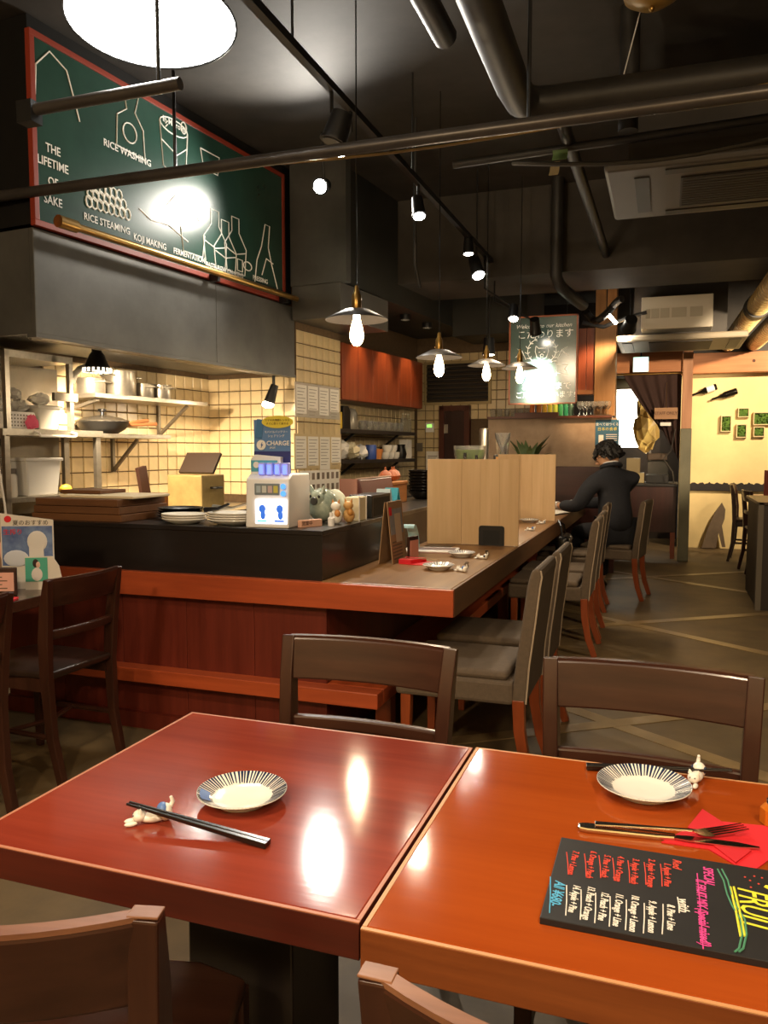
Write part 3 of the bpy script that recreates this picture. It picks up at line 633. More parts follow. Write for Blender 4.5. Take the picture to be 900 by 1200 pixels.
tag(obj('wall_socket', MB().box(-0.035, 0.035, -0.025, 0.008, -0.05, 0.05), M('grey_socket', '6d6558', 0.5), None, (q.x, 8.98, q.z), bevel=0.004), 'grey wall socket on the far tiles below the control panel', 'socket')
q = onyk(507, 545, 8.98)
nt_ = thing('wall_notice', 'white printed notice on the far tiles beside the narrow door', 'notice', (q.x, 8.98, q.z))
obj('sheet', MB().box(-0.08, 0.08, -0.004, 0.006, -0.16, 0.16), PAPER, nt_)
mb = MB()
for i in range(10): mb.box(-0.06, 0.06-0.02*(i % 3), -0.005, -0.004, 0.1-i*0.025, 0.11-i*0.025)
obj('print_lines', mb, M('grey_print', '8d867c', 0.8), nt_)
turn_kitchen(B1)
# back bar screen
BY = 8.72
bs = thing('bar_screen', 'tall beige stone-textured screen above a dark red base closing the end of the bar', 'screen', (0, BY, 0))
x0 = ony(572, 490, BY).x; x1 = ony(723, 490, BY).x
obj('upper_panel', MB().box(x0, x1, 0, 0.05, 1.13, 1.645), M('beige_stone', 'b0967a', 0.6, var=0.2, scale=5, col2='8f765c', bump=0.05), bs, bevel=0.003)
obj('lower_panel', MB().box(x0, x1, -0.03, 0.05, 0.0, 1.13), wood('dark_red_base', '45201a', '33150f', 'x', 0.4), bs)
obj('top_ledge', MB().box(x0, x1-0.05, -0.05, 0.13, 1.645, 1.67), wood('ledge_wood', '6a3a22', '4f2816', 'x', 0.45), bs)
obj('raised_ledge', MB().box(ony(604, 482, BY).x, ony(655, 482, BY).x, -0.05, 0.02, 1.67, 1.71), wood('ledge_wood', '6a3a22', '4f2816', 'x', 0.45), bs)
# wooden column and red cabinet at the bar end
c0 = ony(697, 415, 8.9); c1 = ony(721, 450, 8.9)
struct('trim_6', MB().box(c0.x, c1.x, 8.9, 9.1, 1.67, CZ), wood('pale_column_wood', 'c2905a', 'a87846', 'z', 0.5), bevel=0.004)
rc = thing('red_cabinet', 'tall narrow red wooden cabinet beside the pale wooden column', 'cabinet', (0, 0, 0))
for k in range(3):
    a = ony(668 + k*9.8, 400, 8.95).x; b = ony(668 + (k+1)*9.8, 400, 8.95).x
    obj('panel', MB().box(a+0.002, b-0.002, 8.95, 9.0, 1.95, 2.62), CABW, rc, bevel=0.002)
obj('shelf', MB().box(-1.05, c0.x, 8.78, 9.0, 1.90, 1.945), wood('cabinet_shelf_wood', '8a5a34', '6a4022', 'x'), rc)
# bottles and glasses on the ledge
cols = ['d0702a', 'd88a30', 'e0b030', 'd8d040', 'b8c848', '3f9a5a', '2f8a60', '4a6a58']
for i, cl in enumerate(cols):
    q = ony(628 + i*0 , 470, BY).x
    x = ony(626 + i*6.2, 478, BY+0.1).x
    if i < 1: x = ony(624, 478, BY+0.1).x
    bottle(('orange', 'light orange', 'amber', 'yellow', 'lime', 'green', 'deep green', 'grey-green')[i] + ' bottle in the coloured row under the hanging chalkboard', (x, BY+0.09, 1.67), 0.20, 0.027, M('bottle_%s' % cl, cl, 0.25, emit=cl, estr=0.0), 'bottles on the bar screen ledge', WHITEP)
wg = MB().lathe([(0.03, 0), (0.03, 0.004), (0.005, 0.01), (0.005, 0.06), (0.035, 0.10), (0.032, 0.15), (0.03, 0.15), (0.032, 0.10), (0, 0.066)], n=14).mesh('wine_glass'); wg.materials.append(GLASS)
for i in range(9):
    x = ony(680 + (i % 5)*8.2 + (4 if i > 4 else 0), 478, BY+0.03).x
    tag(obj('wine_glass', wg, None, None, (x, BY+(-0.012 if i < 5 else 0.072), 1.67)), (('front row, ' + ('first' if i == 0 else ORD[i])) if i < 5 else ('rear row, ' + ('first' if i == 5 else ORD[i-5]))) + ' stemmed glass from the coloured bottles on the ledge', 'glass', 'stemmed glasses on the bar screen ledge')
for i in range(6):
    x = ony(578 + i*8, 478, BY+0.1).x
    tag(obj('drinking_glass', gl_me, None, None, (x, BY+0.085, 1.67)), ('first' if i == 0 else ORD[i]) + ' tumbler from the vent end of the bar screen ledge', 'glass', 'tumblers on the bar screen ledge')
# blue poster
ps = thing('blue_poster', 'blue notice with white and yellow Japanese lettering on the beige screen', 'poster', (0, BY-0.004, 0))
a = ony(698, 492, BY); b = ony(725, 530, BY)
obj('sheet', MB().box(a.x, b.x, -0.004, 0.002, b.z, a.z), M('poster_blue', '2f5f7a', 0.5), ps)
cx = (a.x+b.x)/2; YEL = M('poster_yellow', 'd8c84a', 0.6)
text('食べてはつくる', 0.034, PAPER, ps, (cx, -0.005, a.z-0.05), FY); text('日本の食卓', 0.04, YEL, ps, (cx, -0.005, a.z-0.10), FY)
mb = MB()
for i in range(4): mb.box(a.x+0.11, b.x-0.02, -0.005, -0.004, a.z-0.16-i*0.02, a.z-0.153-i*0.02)
obj('print_lines', mb, PAPER, ps)
obj('print_figure', MB().cbox((a.x+0.06, -0.005, a.z-0.2), (0.05, 0.002, 0.08)), PAPER, ps); text('感染防止', 0.036, YEL, ps, (cx-0.02, -0.005, a.z-0.28), FY)
# ================================================================== lamps
TRZ = 2.9; TRX = -1.45; SY0 = 7.4
tr = thing('lighting_track', 'long black lighting track hung above the counter', 'track', (0, 0, 0))
obj('rail', MB().box(TRX-0.018, TRX+0.018, 2.6, 9.3, TRZ, TRZ+0.035), BLACKMET, tr)
for y in (3.0, 4.6, 6.3, 8.2): obj('hanger', MB().cyl((TRX, y, TRZ+0.03), (TRX, y, 3.5 if not 6.85 < y < 7.7 else 2.78), 0.006, n=8), BLACKMET, tr)
def spot_lamp(label, mount, head, aim, power, r=0.045, ln=0.13, lit=True, col=WARM2, ang=70, face=LAMPFACE):
    """black can spotlight: mount on the track, head centre, pointing at aim"""
    mount, head, aim = Vector(mount), Vector(head), Vector(aim); d = (aim - head).normalized()
    t = thing('spotlight', label, 'spotlight', mount)
    h = head - mount
    obj('stem', MB().tube([(0, 0, 0), (0, 0, h.z*0.55), h - d*ln*0.35], 0.009), BLACKMET, t)
    obj('can', MB().cyl(h - d*ln*0.5, h + d*ln*0.5, r*0.8, r, 20), BLACKMET, t)
    obj('rim', MB().cyl(h + d*ln*0.42, h + d*ln*0.5, r*1.08, r*1.08, 20), BLACKMET, t)
    obj('lamp_face', MB().cyl(h + d*(ln*0.5), h + d*(ln*0.5+0.004), r*0.85, r*0.8, 20), face if lit else BLACKPL, t)
    if power: light('SPOT', 'spotlight_beam', head + d*(ln*0.5+0.03), power, col, aim, r*1.1, ang)
    return t
BRIGHT = M('lit_lamp_bright', 'ffffff', 0.3, emit='fffaf0', estr=60)
q = onx(396, 150, -1.42)
spot_lamp('black finned spotlight on the track above the first pendant lamp', (TRX, q.y, TRZ), q, (-2.0, 3.2, 0.9), 0, lit=False, r=0.06)
obj_q = onx(390, 165, -1.5)
spot_lamp('glowing spotlight tucked behind the finned black lamp', (TRX, obj_q.y+0.1, TRZ), (obj_q.x, obj_q.y+0.1, obj_q.z), (-0.5, 1.0, 0.9), 25, r=0.035, ln=0.09, face=BRIGHT)
q = Vector((-2.30, 5.22, 3.12))
spot_lamp('very bright spotlight hanging between the chalkboard and the track', (q.x, q.y, CZ), (q.x, q.y, q.z+0.02), (q.x+0.1, q.y-1.4, q.z-0.55), 130, r=0.055, ln=0.12, face=BRIGHT, col=WHITE, ang=140)
q = onx(490, 243, TRX)
spot_lamp('bright round spotlight on the track above the second pendant lamp', (TRX, q.y, TRZ), (TRX, q.y, q.z), (-1.0, q.y-0.7, 0.75), 25, r=0.042, face=BRIGHT, ang=100)
q = onx(558, 313, TRX)
spot_lamp('tilted cylindrical spotlight above the third pendant lamp', (TRX, q.y, TRZ), (TRX, q.y, q.z), (-0.7, q.y-0.9, 0.75), 45, r=0.055, ln=0.17, face=BRIGHT, ang=90)
q = onx(549, 293, TRX)
spot_lamp('small downward spotlight just before the tilted cylindrical one', (TRX, q.y, TRZ), (TRX, q.y, q.z+0.03), (TRX+0.05, q.y-0.2, 0), 25, r=0.042, ln=0.12)
q = ony(602, 366, 6.6)
spot_lamp('black spotlight on the track at the upper corner of the hanging chalkboard', (TRX, 6.6, TRZ), q, (-1.1, 5.8, 0.8), 25, r=0.045, ln=0.13)
spot_lamp('black spotlight hanging in front of the cat emblem chalkboard', (TRX, 7.0, TRZ), ony(627, 382, 7.0), ony(632, 446, SY0), 330, r=0.05, ln=0.14, ang=40, col=WHITE)
q = ony(573, 406, 7.6)
spot_lamp('dim black pendant spotlight behind the third pendant lamp', (q.x, 7.6, 2.78), q, (q.x, 7.6, 0.0), 40, r=0.06, ln=0.16, ang=100)
q = ony(738, 380, 7.9)
spot_lamp('black spotlight pointed at the pale wooden column', (q.x, 7.9, CZ), q, (-0.62, 8.9, 1.95), 230, r=0.07, ln=0.15, col=WARM, ang=60)
q = ony(716, 372, 7.9)
lt_ = thing('tube_lamp', 'thin lit tube lamp beside the column spotlight', 'lamp', (q.x, 7.9, q.z))
obj('tube', MB().cyl((-0.05, 0, 0.06), (0.05, 0, -0.06), 0.016), LAMPFACE, lt_); obj('cord', MB().cyl((-0.04, 0, 0.05), (-0.04, 0, CZ-q.z), 0.005, n=6), BLACKPL, lt_)
# floodlight in front of the chalkboard, oval lit face enlarged to imitate glare
fl = thing('floodlight', 'glaring white floodlight in front of the green chalkboard', 'floodlight', onz(178, 22, 2.95))
HOT = M('floodlight_face', 'ffffff', 0.3, emit='fffef8', estr=25)
dv = (Vector((0, 0, CAM_H)) - fl.location).normalized()
rot_fl = dv.to_track_quat('-Y', 'Z').to_euler()
def oval(y0, y1, a_, b_): m = MB().cyl((0, y0, 0), (0, y1, 0), 1, n=40); m.v = [(v[0]*a_, v[1], v[2]*b_) for v in m.v]; return m
obj('housing', oval(0.0, 0.07, 0.325, 0.17), BLACKMET, fl, rot=rot_fl, bevel=0.006)
obj('lamp_face', oval(-0.014, 0.001, 0.315, 0.16), HOT, fl, rot=rot_fl, bevel=0.006)
obj('yoke', MB().tube([(0, 0.05, 0.14), (0, 0.05, 3.5-2.95)], 0.012), BLACKMET, fl)
light('SPOT', 'floodlight_beam', fl.location + dv*0.12, 25, WHITE, (-1.0, 1.2, 0.7), 0.1, 150, 1.0)
# pendant lamps over the counter
def pendant(label, px, py, x, power):
    c = onx(px, py, x)
    t = thing('pendant_lamp', label, 'pendant lamp', c, 0, 'pendant lamps over the counter'); k_ = 1.15; t.scale = (k_, k_, k_)
    obj('cord', MB().cyl((0, 0, 0.19), (0, 0, (CZ - c.z if not 6.85 < c.y < 7.7 else 2.78 - c.z)/k_), 0.003, n=6), BLACKPL, t)
    obj('socket', MB().lathe([(0.016, 0.09), (0.02, 0.1), (0.02, 0.15), (0.012, 0.165), (0.008, 0.19), (0, 0.19)], n=16), BRASS, t)
    obj('shade', MB().lathe([(0.022, 0.10), (0.05, 0.095), (0.125, 0.058), (0.127, 0.054), (0.05, 0.088), (0.02, 0.09)], n=32), M('grey_enamel', '35312d', 0.45, metal=0.2), t)
    obj('bulb', MB().lathe([(0, -0.05), (0.014, -0.046), (0.026, -0.028), (0.029, -0.006), (0.025, 0.02), (0.014, 0.062), (0.013, 0.095)], n=20), BULB, t)
    light('POINT', 'pendant_glow', (c.x, c.y, c.z - 0.095), power, WARM2, size=0.028)
    return t
pendant('pendant lamp with grey disc shade and glowing bulb, beside the tiled pillar', 418, 391, -1.37, 9)
pendant('pendant lamp with grey disc shade, in front of the louvred vent', 514.5, 431, -1.36, 9)
pendant('pendant lamp with grey disc shade, over the end of the louvred vent', 570, 438, -1.34, 9)
pendant('pendant lamp with grey disc shade, in front of the hanging chalkboard', 609, 441, -1.14, 10)
B2 = names()
# kitchen lamps under the hood
kl = thing('kitchen_lamp', 'black slotted bell lamp under the hood in front of the steel pots', 'lamp', (-3.1, 3.99, 1.93))
obj('arm', MB().cyl((0, 0, 0), (0, 0, -0.03), 0.03), BLACKMET, kl)
obj('shade', MB().lathe([(0.03, -0.03), (0.045, -0.05), (0.085, -0.15), (0.08, -0.15), (0.04, -0.05), (0, -0.04)], n=28), BLACKPL, kl)
sm = MB()
for i in range(18): a = 2*PI*i/18; sm.cbox((0.083*math.cos(a), 0.083*math.sin(a), -0.142), (0.006, 0.014, 0.024), rz=a)
obj('vent_slots', sm, M('slot_white', 'e8e4d8', 0.4, emit='fff0d8', estr=1.5), kl)
obj('bulb', MB().blob((0, 0, -0.11), (0.04, 0.04, 0.035)), BULB, kl)
light('SPOT', 'kitchen_lamp_beam', (-3.1, 3.99, 1.755), 130, WARM2, (-3.45, 4.75, 0.9), 0.04, 150, 0.8)
k2 = thing('kitchen_lamp', 'small black spot lamp with lit bulb below the hood end beside the pillar', 'lamp', (-2.878, 5.6, 1.93))
obj('arm', MB().tube([(0, 0, 0), (0, 0, -0.13)], 0.012), BLACKMET, k2)
obj('shade', MB().cyl((0.01, 0, -0.12), (-0.025, -0.03, -0.26), 0.03, 0.045, 20), BLACKPL, k2)
obj('bulb', MB().blob((-0.03, -0.035, -0.27), (0.048, 0.048, 0.03)), M('lit_bulb_strong', 'fff4e0', 0.3, emit='fff0d8', estr=30), k2)
light('SPOT', 'kitchen_spot_beam', (-2.918, 5.54, 1.60), 24, WARM2, (-3.2, 5.4, 0.9), 0.04, 150, 0.8)
# cabinet downlights in the soffit
struct('trim_7', MB().box(-3.6, -2.4, 5.8, 8.99, 2.60, CZ), M('dark_soffit', '33332f', 0.5, metal=0.3, var=0.2, scale=3))
struct('trim_8', MB().box(-2.79, -2.3, 5.72, 5.8, 2.58, CZ), DUCTBLUE)
struct('trim_9', MB().box(-2.79, -2.36, 5.74, 6.6, 2.32, 2.58), DUCTBLUE)
struct('trim_10', MB().box(-2.4, -1.6, 8.3, 8.99, 2.5, CZ), M('dark_soffit', '33332f', 0.5))
for i, y in enumerate((6.85, 7.4, 7.95)):
    t = thing('downlight', ('first', 'second', 'third')[i] + ' round soffit downlight from the tiled pillar', 'downlight', (-2.55, y, 2.60), 0, 'downlights above the wall cabinets')
    obj('ring', MB().lathe([(0.05, 0), (0.05, -0.05), (0.046, -0.05), (0.046, -0.004)], n=24), BLACKMET, t)
    obj('lamp_face', MB().cyl((0, 0, -0.006), (0, 0, -0.002), 0.035), BULB, t)
    light('SPOT', 'downlight_beam', (-2.55, y, 2.545), 20, WARM, (-2.80, y, 1.75), 0.03, 62, 0.8)

turn_kitchen(B2)
# ================================================================== hanging chalkboard with the cat emblem
SY = 7.4
hs = thing('hanging_chalkboard', 'hanging chalkboard with white cat emblem in a wreath and Japanese lettering', 'chalkboard', (0, SY, 0))
a = ony(597, 372, SY); b = ony(676, 473, SY)
obj('panel', MB().box(a.x+0.012, b.x-0.012, 0, 0.02, b.z+0.012, a.z-0.012), M('slate_green', '344a45', 0.24, var=0.12, scale=3, spec=0.6, coat=0.5), hs)
for f in ((a.x, b.x, a.z-0.014, a.z), (a.x, b.x, b.z, b.z+0.014), (a.x, a.x+0.014, b.z, a.z), (b.x-0.014, b.x, b.z, a.z)):
    obj('frame', MB().box(f[0], f[1], -0.006, 0.024, f[2], f[3]), M('brown_frame', '8a4a2c', 0.5), hs)
for x in (a.x+0.1, b.x-0.1): obj('hanger', MB().cyl((x, 0.01, a.z), (x, 0.01, 2.78), 0.004, n=6), BLACKMET, hs)
def sp(px, py): q = ony(px, py, SY); return q.x, q.z
def st_(s, px, py, size, **k): x, z = sp(px, py); text(s, size, CHALKW, hs, (x, -0.003, z), FY, **k)
st_('Welcome to our kitchen', 637, 382, 0.05, shear=0.3); st_('こだわります', 639, 392, 0.085)
st_('おつまみまで', 640, 453, 0.075); st_('ご用意しています!!', 640, 463, 0.066)
def sr(px, py, pts, s): x, z = sp(px, py); return [(x+u*s, z+v*s) for u, v in pts]
S = [sr(635, 412, [(-0.9, 0.9), (-1.0, 0.0), (-0.7, -0.9), (0, -1.2), (0.7, -0.9), (1.0, 0.0), (0.9, 0.9), (0.5, 0.5), (-0.5, 0.5), (-0.9, 0.9)], 0.06),
     sr(635, 412, [(-0.5, -0.1), (-0.25, -0.1)], 0.06), sr(635, 412, [(0.25, -0.1), (0.5, -0.1)], 0.06), sr(635, 412, [(-0.25, -0.5), (0, -0.35), (0.25, -0.5), (0.15, -0.8), (-0.15, -0.8), (-0.25, -0.5)], 0.06)]
for s in (-1, 1):
    S.append(sr(635, 411, [(s*1.8*math.cos(R(t)), 1.6*math.sin(R(t))) for t in range(-70, 71, 14)], 0.072))
    for t in range(-60, 61, 24):
        S.append(sr(635, 411, [(s*1.8*math.cos(R(t)), 1.6*math.sin(R(t))), (s*2.15*math.cos(R(t+8)), 1.9*math.sin(R(t+8)))], 0.072))
        S.append(sr(635, 411, [(s*1.8*math.cos(R(t)), 1.6*math.sin(R(t))), (s*1.5*math.cos(R(t+8)), 1.35*math.sin(R(t+8)))], 0.072))
    S.append(sr(635, 413, [(s*2.4, -1.0), (s*3.0, 0.3), (s*3.8, 0.7), (s*3.1, 0.1), (s*4.0, -0.6)], 0.06))
    S.append(sr(635, 433, [(s*2.2, 0.7), (s*3.9, 0.6), (s*3.4, 0), (s*3.9, -0.8), (s*2.2, -0.6)], 0.06))
S.append(sr(635, 433, [(-2.6, 1.1), (2.2, 1.2), (2.2, -0.9), (-2.6, -0.9), (-2.6, 1.1)], 0.06))
chalk(S, 0.0035, hs, plane='y')

# ================================================================== ceiling services
def pipe(label, pts, r, mat, n=12, name='ceiling_pipe', cat='pipe'): return tag(obj(name, MB().tube(pts, r, n), mat, None), label, cat)
def seg(a, b, k=10): a, b = Vector(a), Vector(b); return [a.lerp(b, i/k) for i in range(k+1)]
PG = M('grey_pipe', '4d4844', 0.35, metal=0.5, var=0.2, scale=5)
c1 = onz(0, 222, 2.6); c2 = onz(900, 118, 2.6)
y_ = (c1.y + c2.y)/2
t = thing('ceiling_rail', 'long grey metal rail crossing below the ceiling in front of the chalkboard', 'rail', (0, y_, 2.6))
obj('bar', MB().cyl((-4.45, 0, 0), (2.6, 0, 0), 0.027, n=14), PG, t)
for x in (-2.2, -0.55, 1.2): obj('hanger', MB().cyl((x, 0, 0), (x, 0, 0.9), 0.008, n=8), BLACKMET, t)
t = thing('ceiling_rail', 'short grey rail crossing the upper part of the green chalkboard', 'rail', (0, 2.52, 2.6))
obj('bar', MB().cyl((-2.35, 0, 0), (-1.66, 0, 0.0), 0.022, n=14), PG, t)
obj('hanger', MB().cyl((-1.75, 0, 0), (-1.75, 0, 0.9), 0.008, n=8), BLACKMET, t); obj('end_clip', MB().box(-2.37, -2.3, -0.03, 0.03, -0.05, 0.03), BLACKMET, t)
BP = M('black_pipe', '2c2a28', 0.5, var=0.3, scale=4)
pipe('thick black waste pipe with an elbow below the dark ceiling', [(-0.67, 1.2, 2.92), (-0.67, 2.8, 2.91), (-0.675, 3.6, 2.9), (-0.665, 3.76, 2.9), (-0.62, 3.82, 2.9), (-0.54, 3.84, 2.9), (0.2, 3.85, 2.9), (2.9, 3.9, 2.9)], 0.075, BP, 18)
pipe('second black pipe running along the ceiling towards the elbow', [(-0.92, 1.2, 3.02), (-0.9, 3.3, 3.0)], 0.05, BP)
ycord = [(-2.2, 3.42, 2.64)] + [(-2.2 + i*0.25, 3.42, 2.66 - 0.05*math.sin(i*0.35)) for i in range(1, 18)]
pipe('thin yellow-brown cable running beside the ceiling rail', ycord, 0.006, M('yellow_cable', '8a6a2c', 0.6), 6, 'ceiling_cable', 'cable')
pipe('black cable sagging behind the ceiling rail', [(-0.7 + i*0.2, 3.75, 2.62 - 0.06*math.sin(i*0.5)) for i in range(14)], 0.01, BP, 6, 'ceiling_cable', 'cable')
pipe('thin black conduit crossing the ceiling ahead of the air conditioner', [(-1.2, 4.6, 2.95), (2.6, 4.35, 2.95)], 0.022, BP)
pipe('black conduit running along the ceiling towards the beam', [(-0.55, 4.2, 3.0), (-0.5, 6.85, 2.9)], 0.035, BP)
pipe('black drop pipe beside the hanging chalkboard', [(-0.88, 6.7, 3.5), (-0.88, 6.7, 2.72), (-0.86, 6.75, 2.66), (-0.82, 6.85, 2.62), (-0.72, 7.3, 2.58)], 0.05, BP)
pipe('black vertical conduit above the air conditioner', [(-0.22, 4.3, 3.5), (-0.22, 4.3, 2.9)], 0.05, BP)
pipe('black cable hanging over the second pendant lamp', [(-1.62, 5.2, 3.5), (-1.62, 5.2, 2.55), (-1.6, 5.25, 2.4)], 0.012, BP, 8, 'ceiling_cable', 'cable')
pipe('bundle of black cables sagging beside the hanging chalkboard', [(-0.75 + 0.03*i, 7.9 + 0.05*math.sin(i), 2.62 - 0.09*math.sin(i*0.45)) for i in range(12)], 0.035, BP, 8, 'ceiling_cable', 'cable')
pipe('black cable loop under the far air conditioner', [(-0.8, 8.1, 2.55), (-0.6, 8.1, 2.50), (-0.4, 8.05, 2.56), (-0.2, 8.0, 2.6)], 0.02, BP, 8, 'ceiling_cable', 'cable')
SILV = M('spiral_duct_metal', 'a89468', 0.3, metal=0.9, var=0.25, scale=4)
def spiral(label, a, b, r):
    t = thing('spiral_duct', label, 'duct', a); d = Vector(b) - Vector(a)
    obj('duct_body', MB().cyl((0, 0, 0), d, r, n=24), SILV, t)
    n = int(d.length/0.12); mb = MB()
    for i in range(1, n): mb.cyl(d*(i/n) - d.normalized()*0.006, d*(i/n) + d.normalized()*0.006, r*1.03, n=24)
    obj('seam_rib', mb, SILV, t)
    obj('joint_collar', MB().cyl(d*0.34, d*0.38, r*1.15, n=24), BLACKMET, t)
spiral('silver spiral duct nearest the far air conditioner under the ceiling', (0.80, 6.6, 2.62), (0.72, 11.15, 2.66), 0.10)
spiral('silver spiral duct outermost under the ceiling by the right wall', (1.10, 6.6, 2.62), (1.02, 11.15, 2.66), 0.10)
ACW = M('ac_casing', '4a443c', 0.5, var=0.1, scale=3); ACG = M('ac_grille', '2c2824', 0.6)
ac = thing('air_conditioner', 'large dusty cassette air conditioner hanging below the dark ceiling', 'air conditioner', (0.32, 4.98, 2.78))
obj('body', MB().box(-0.55, 0.75, -0.38, 0.4, 0.05, 0.5), BLACKCEIL, ac)
obj('panel', MB().box(-0.67, 0.9, -0.48, 0.48, 0.0, 0.05), ACW, ac, bevel=0.02)
g = obj('grille', MB().box(-0.28, 0.6, -0.27, 0.27, -0.008, 0.0), ACG, ac, bevel=0.003)
for i in range(12): obj('grille_slat', MB().box(-0.27, 0.59, -0.25+i*0.044, -0.242+i*0.044, -0.011, -0.008), M('grille_slat', '3a342e', 0.6), g)
for i, (x0, x1, y0, y1) in enumerate(((-0.52, -0.44, -0.33, 0.33), (-0.36, 0.7, -0.42, -0.34), (-0.36, 0.7, 0.34, 0.42))): obj('air_vane', MB().box(x0, x1, y0, y1, -0.006, 0.0), M('vane', '1d1916', 0.5), ac, bevel=0.003)
obj('pull_wire', MB().cyl((-0.12, 0.4, 0.0), (-0.12, 2.0, 0.0), 0.004, n=6), BLACKMET, ac) if False else None
ac2 = thing('air_conditioner', 'far cassette air conditioner with white electrical box in front', 'air conditioner', (0.07, 8.35, 2.34))
obj('electrical_box', MB().box(-0.32, 0.31, -0.35, -0.05, 0.1, 0.40), M('box_white', 'c8bfae', 0.5), ac2, bevel=0.006)
for k, (x0, x1) in enumerate(((-0.28, -0.24), (-0.23, -0.16), (-0.15, -0.07), (-0.05, 0.08), (0.11, 0.22))): obj('plate', MB().box(x0, x1, -0.354, -0.349, 0.2, 0.29), M('box_plate', 'aea592', 0.5), ac2, bevel=0.001)
obj('body', MB().box(-0.4, 0.45, -0.05, 0.6, 0.06, 1.16), BLACKCEIL, ac2)
obj('panel', MB().box(-0.55, 0.62, -0.3, 0.65, 0.0, 0.06), M('panel2', '8a7f6c', 0.5), ac2, bevel=0.015)
obj('grille', MB().box(-0.25, 0.32, -0.2, 0.5, -0.008, 0.0), ACG, ac2)
for x in (-0.45, 0.52): obj('air_vane', MB().box(x-0.05, x+0.05, -0.2, 0.5, -0.006, 0), M('vane', '1d1916', 0.5), ac2, bevel=0.003)
# green tape and ceiling lamp
gt = ony(650, 205, 4.3)
t = thing('hanging_tape', 'scrap of green tape hanging from the black conduit', 'tape', (gt.x, 4.5, 2.925))
obj('strip', MB().grid(lambda u, v: (-0.04+0.08*u, 0.02*math.sin(5*v), -0.06*v), 3, 4), M('green_tape', '6f8a5a', 0.7), t, solid=0.002)
obj('tail', MB().grid(lambda u, v: (-0.05+0.05*u-0.01*v, 0.02*math.sin(3*v), -0.06-0.07*v), 3, 4), M('tan_tape', '8a7a58', 0.7), t, solid=0.002)
q = onz(764, 2, 3.3)
t = thing('ceiling_lamp', 'unlit round cream ceiling lamp with pull cord', 'lamp', (q.x, q.y, 3.3))
obj('dome', MB().lathe([(0, -0.02), (0.07, -0.012), (0.12, 0.02), (0.13, 0.05), (0.03, 0.07), (0, 0.07)], n=28), M('cream_glass', '9a7a3c', 0.3), t)
obj('mount', MB().cyl((0, 0, 0.07), (0, 0, 0.2), 0.03), BLACKMET, t); obj('knob', MB().blob((0, 0, -0.03), (0.012, 0.012, 0.014)), BRASS, t)
obj('pull_cord', MB().tube([(-0.05, 0.1, 0.03), (-0.14, 0.3, -0.2), (-0.16, 0.35, -0.32)], 0.003, 6), WHITEP, t)
# exit sign
q = ony(751, 427, 9.9)
t = thing('exit_sign', 'small square glowing pale green exit sign hanging at the wooden beam', 'sign', (q.x, 9.9, q.z))
obj('case', MB().box(-0.09, 0.09, 0, 0.05, -0.09, 0.09), WHITEP, t, bevel=0.004)
obj('lit_face', MB().box(-0.082, 0.082, -0.004, 0, -0.082, 0.082), M('exit_green', 'd8fff0', 0.4, emit='c0ffe8', estr=1.6), t)
obj('hanger', MB().cyl((0, 0.02, 0.09), (0, 0.02, CZ-q.z), 0.008, n=8), BLACKMET, t)

# ================================================================== staff corner behind the pillar
cu = thing('curtain', 'dark brown curtain drawn aside across the staff doorway', 'curtain', (0, 10.05, 0))
obj('rod', MB().cyl((-0.72, 0.02, 2.21), (0.165, 0.02, 2.21), 0.012), BRASS, cu)
def cur(u, v):
    # gathered at the right, swung open diagonally on the left
    xl = -0.50 + 0.34*v + 0.12*v*v; xr = 0.15
    x = xl + (xr - xl)*u
    return (x, 0.02 + 0.03*math.sin(u*28)*(0.4+0.6*v) - 0.05*v, 2.20 - 0.66*v - (0.35*u*v))
obj('cloth', MB().grid(cur, 60, 14), M('brown_cloth', '3a2620', 0.9, var=0.1, scale=20), cu, solid=0.004)
so = thing('staff_sign', 'small wooden staff-only sign hanging on the dark curtain', 'sign', (0, 9.93, 0))
a = ony(767, 478, 9.93); b = ony(794, 491, 9.93)
obj('board', MB().box(a.x, b.x, 0, 0.015, b.z, a.z), wood('sign_wood', 'a87e58', '8a6242', 'x', 0.6), so)
text('STAFF ONLY', 0.052, M('sign_ink', '4a2a1c', 0.7), so, ((a.x+b.x)/2, -0.002, (a.z+b.z)/2), FY, xs=0.85)
obj('hook', MB().cyl(((a.x+b.x)/2, 0.01, a.z), ((a.x+b.x)/2, 0.1, a.z+0.3), 0.003, n=6), BRASS, so)
q = ony(780, 497, 9.93)
tag(obj('paper_label', MB().box(q.x-0.06, q.x+0.06, 9.935, 9.94, q.z-0.02, q.z+0.02), PAPER, None), 'tiny white paper label under the staff-only sign', 'label')
# bright window of the kitchen behind
a = ony(725, 456, 11.6); b = ony(749, 524, 11.6)
win = struct('window_1', MB().box(a.x-0.02, b.x+0.05, 11.6, 11.62, b.z, a.z), M('lit_window', 'fff8e8', 0.5, emit='fff4da', estr=10))
sh = thing('back_shelf', 'dark shelf with stacked boxes above the bright staff window', 'shelf', (0, 0, 0))
for k, z in enumerate((2.14, 2.32)):
    obj('shelf_board', MB().box(-0.95, -0.2, 11.2, 11.6, z-0.02, z), STEELD, sh)
    obj('crate', MB().box(-0.66+0.05*k, -0.42, 11.25, 11.5, z, z+0.13), M('grey_crate', '8a8a78', 0.6), sh, bevel=0.006)
for x in (-0.93, -0.22): obj('shelf_post', MB().box(x, x+0.03, 11.55, 11.6, 0, 2.6), STEELD, sh)
bg = thing('refuse_bag', 'yellowish translucent plastic bag hanging in the staff doorway', 'bag', ony(757, 505, 10.6))
mbb = crumple(MB(), (0, 0, 0), (0.15, 0.11, 0.24), 41); crumple(mbb, (-0.05, 0, 0.26), (0.07, 0.06, 0.15), 42)
obj('bag_body', mbb, M('yellow_bag', 'c8a860', 0.35, trans=0.3), bg, smooth=False)
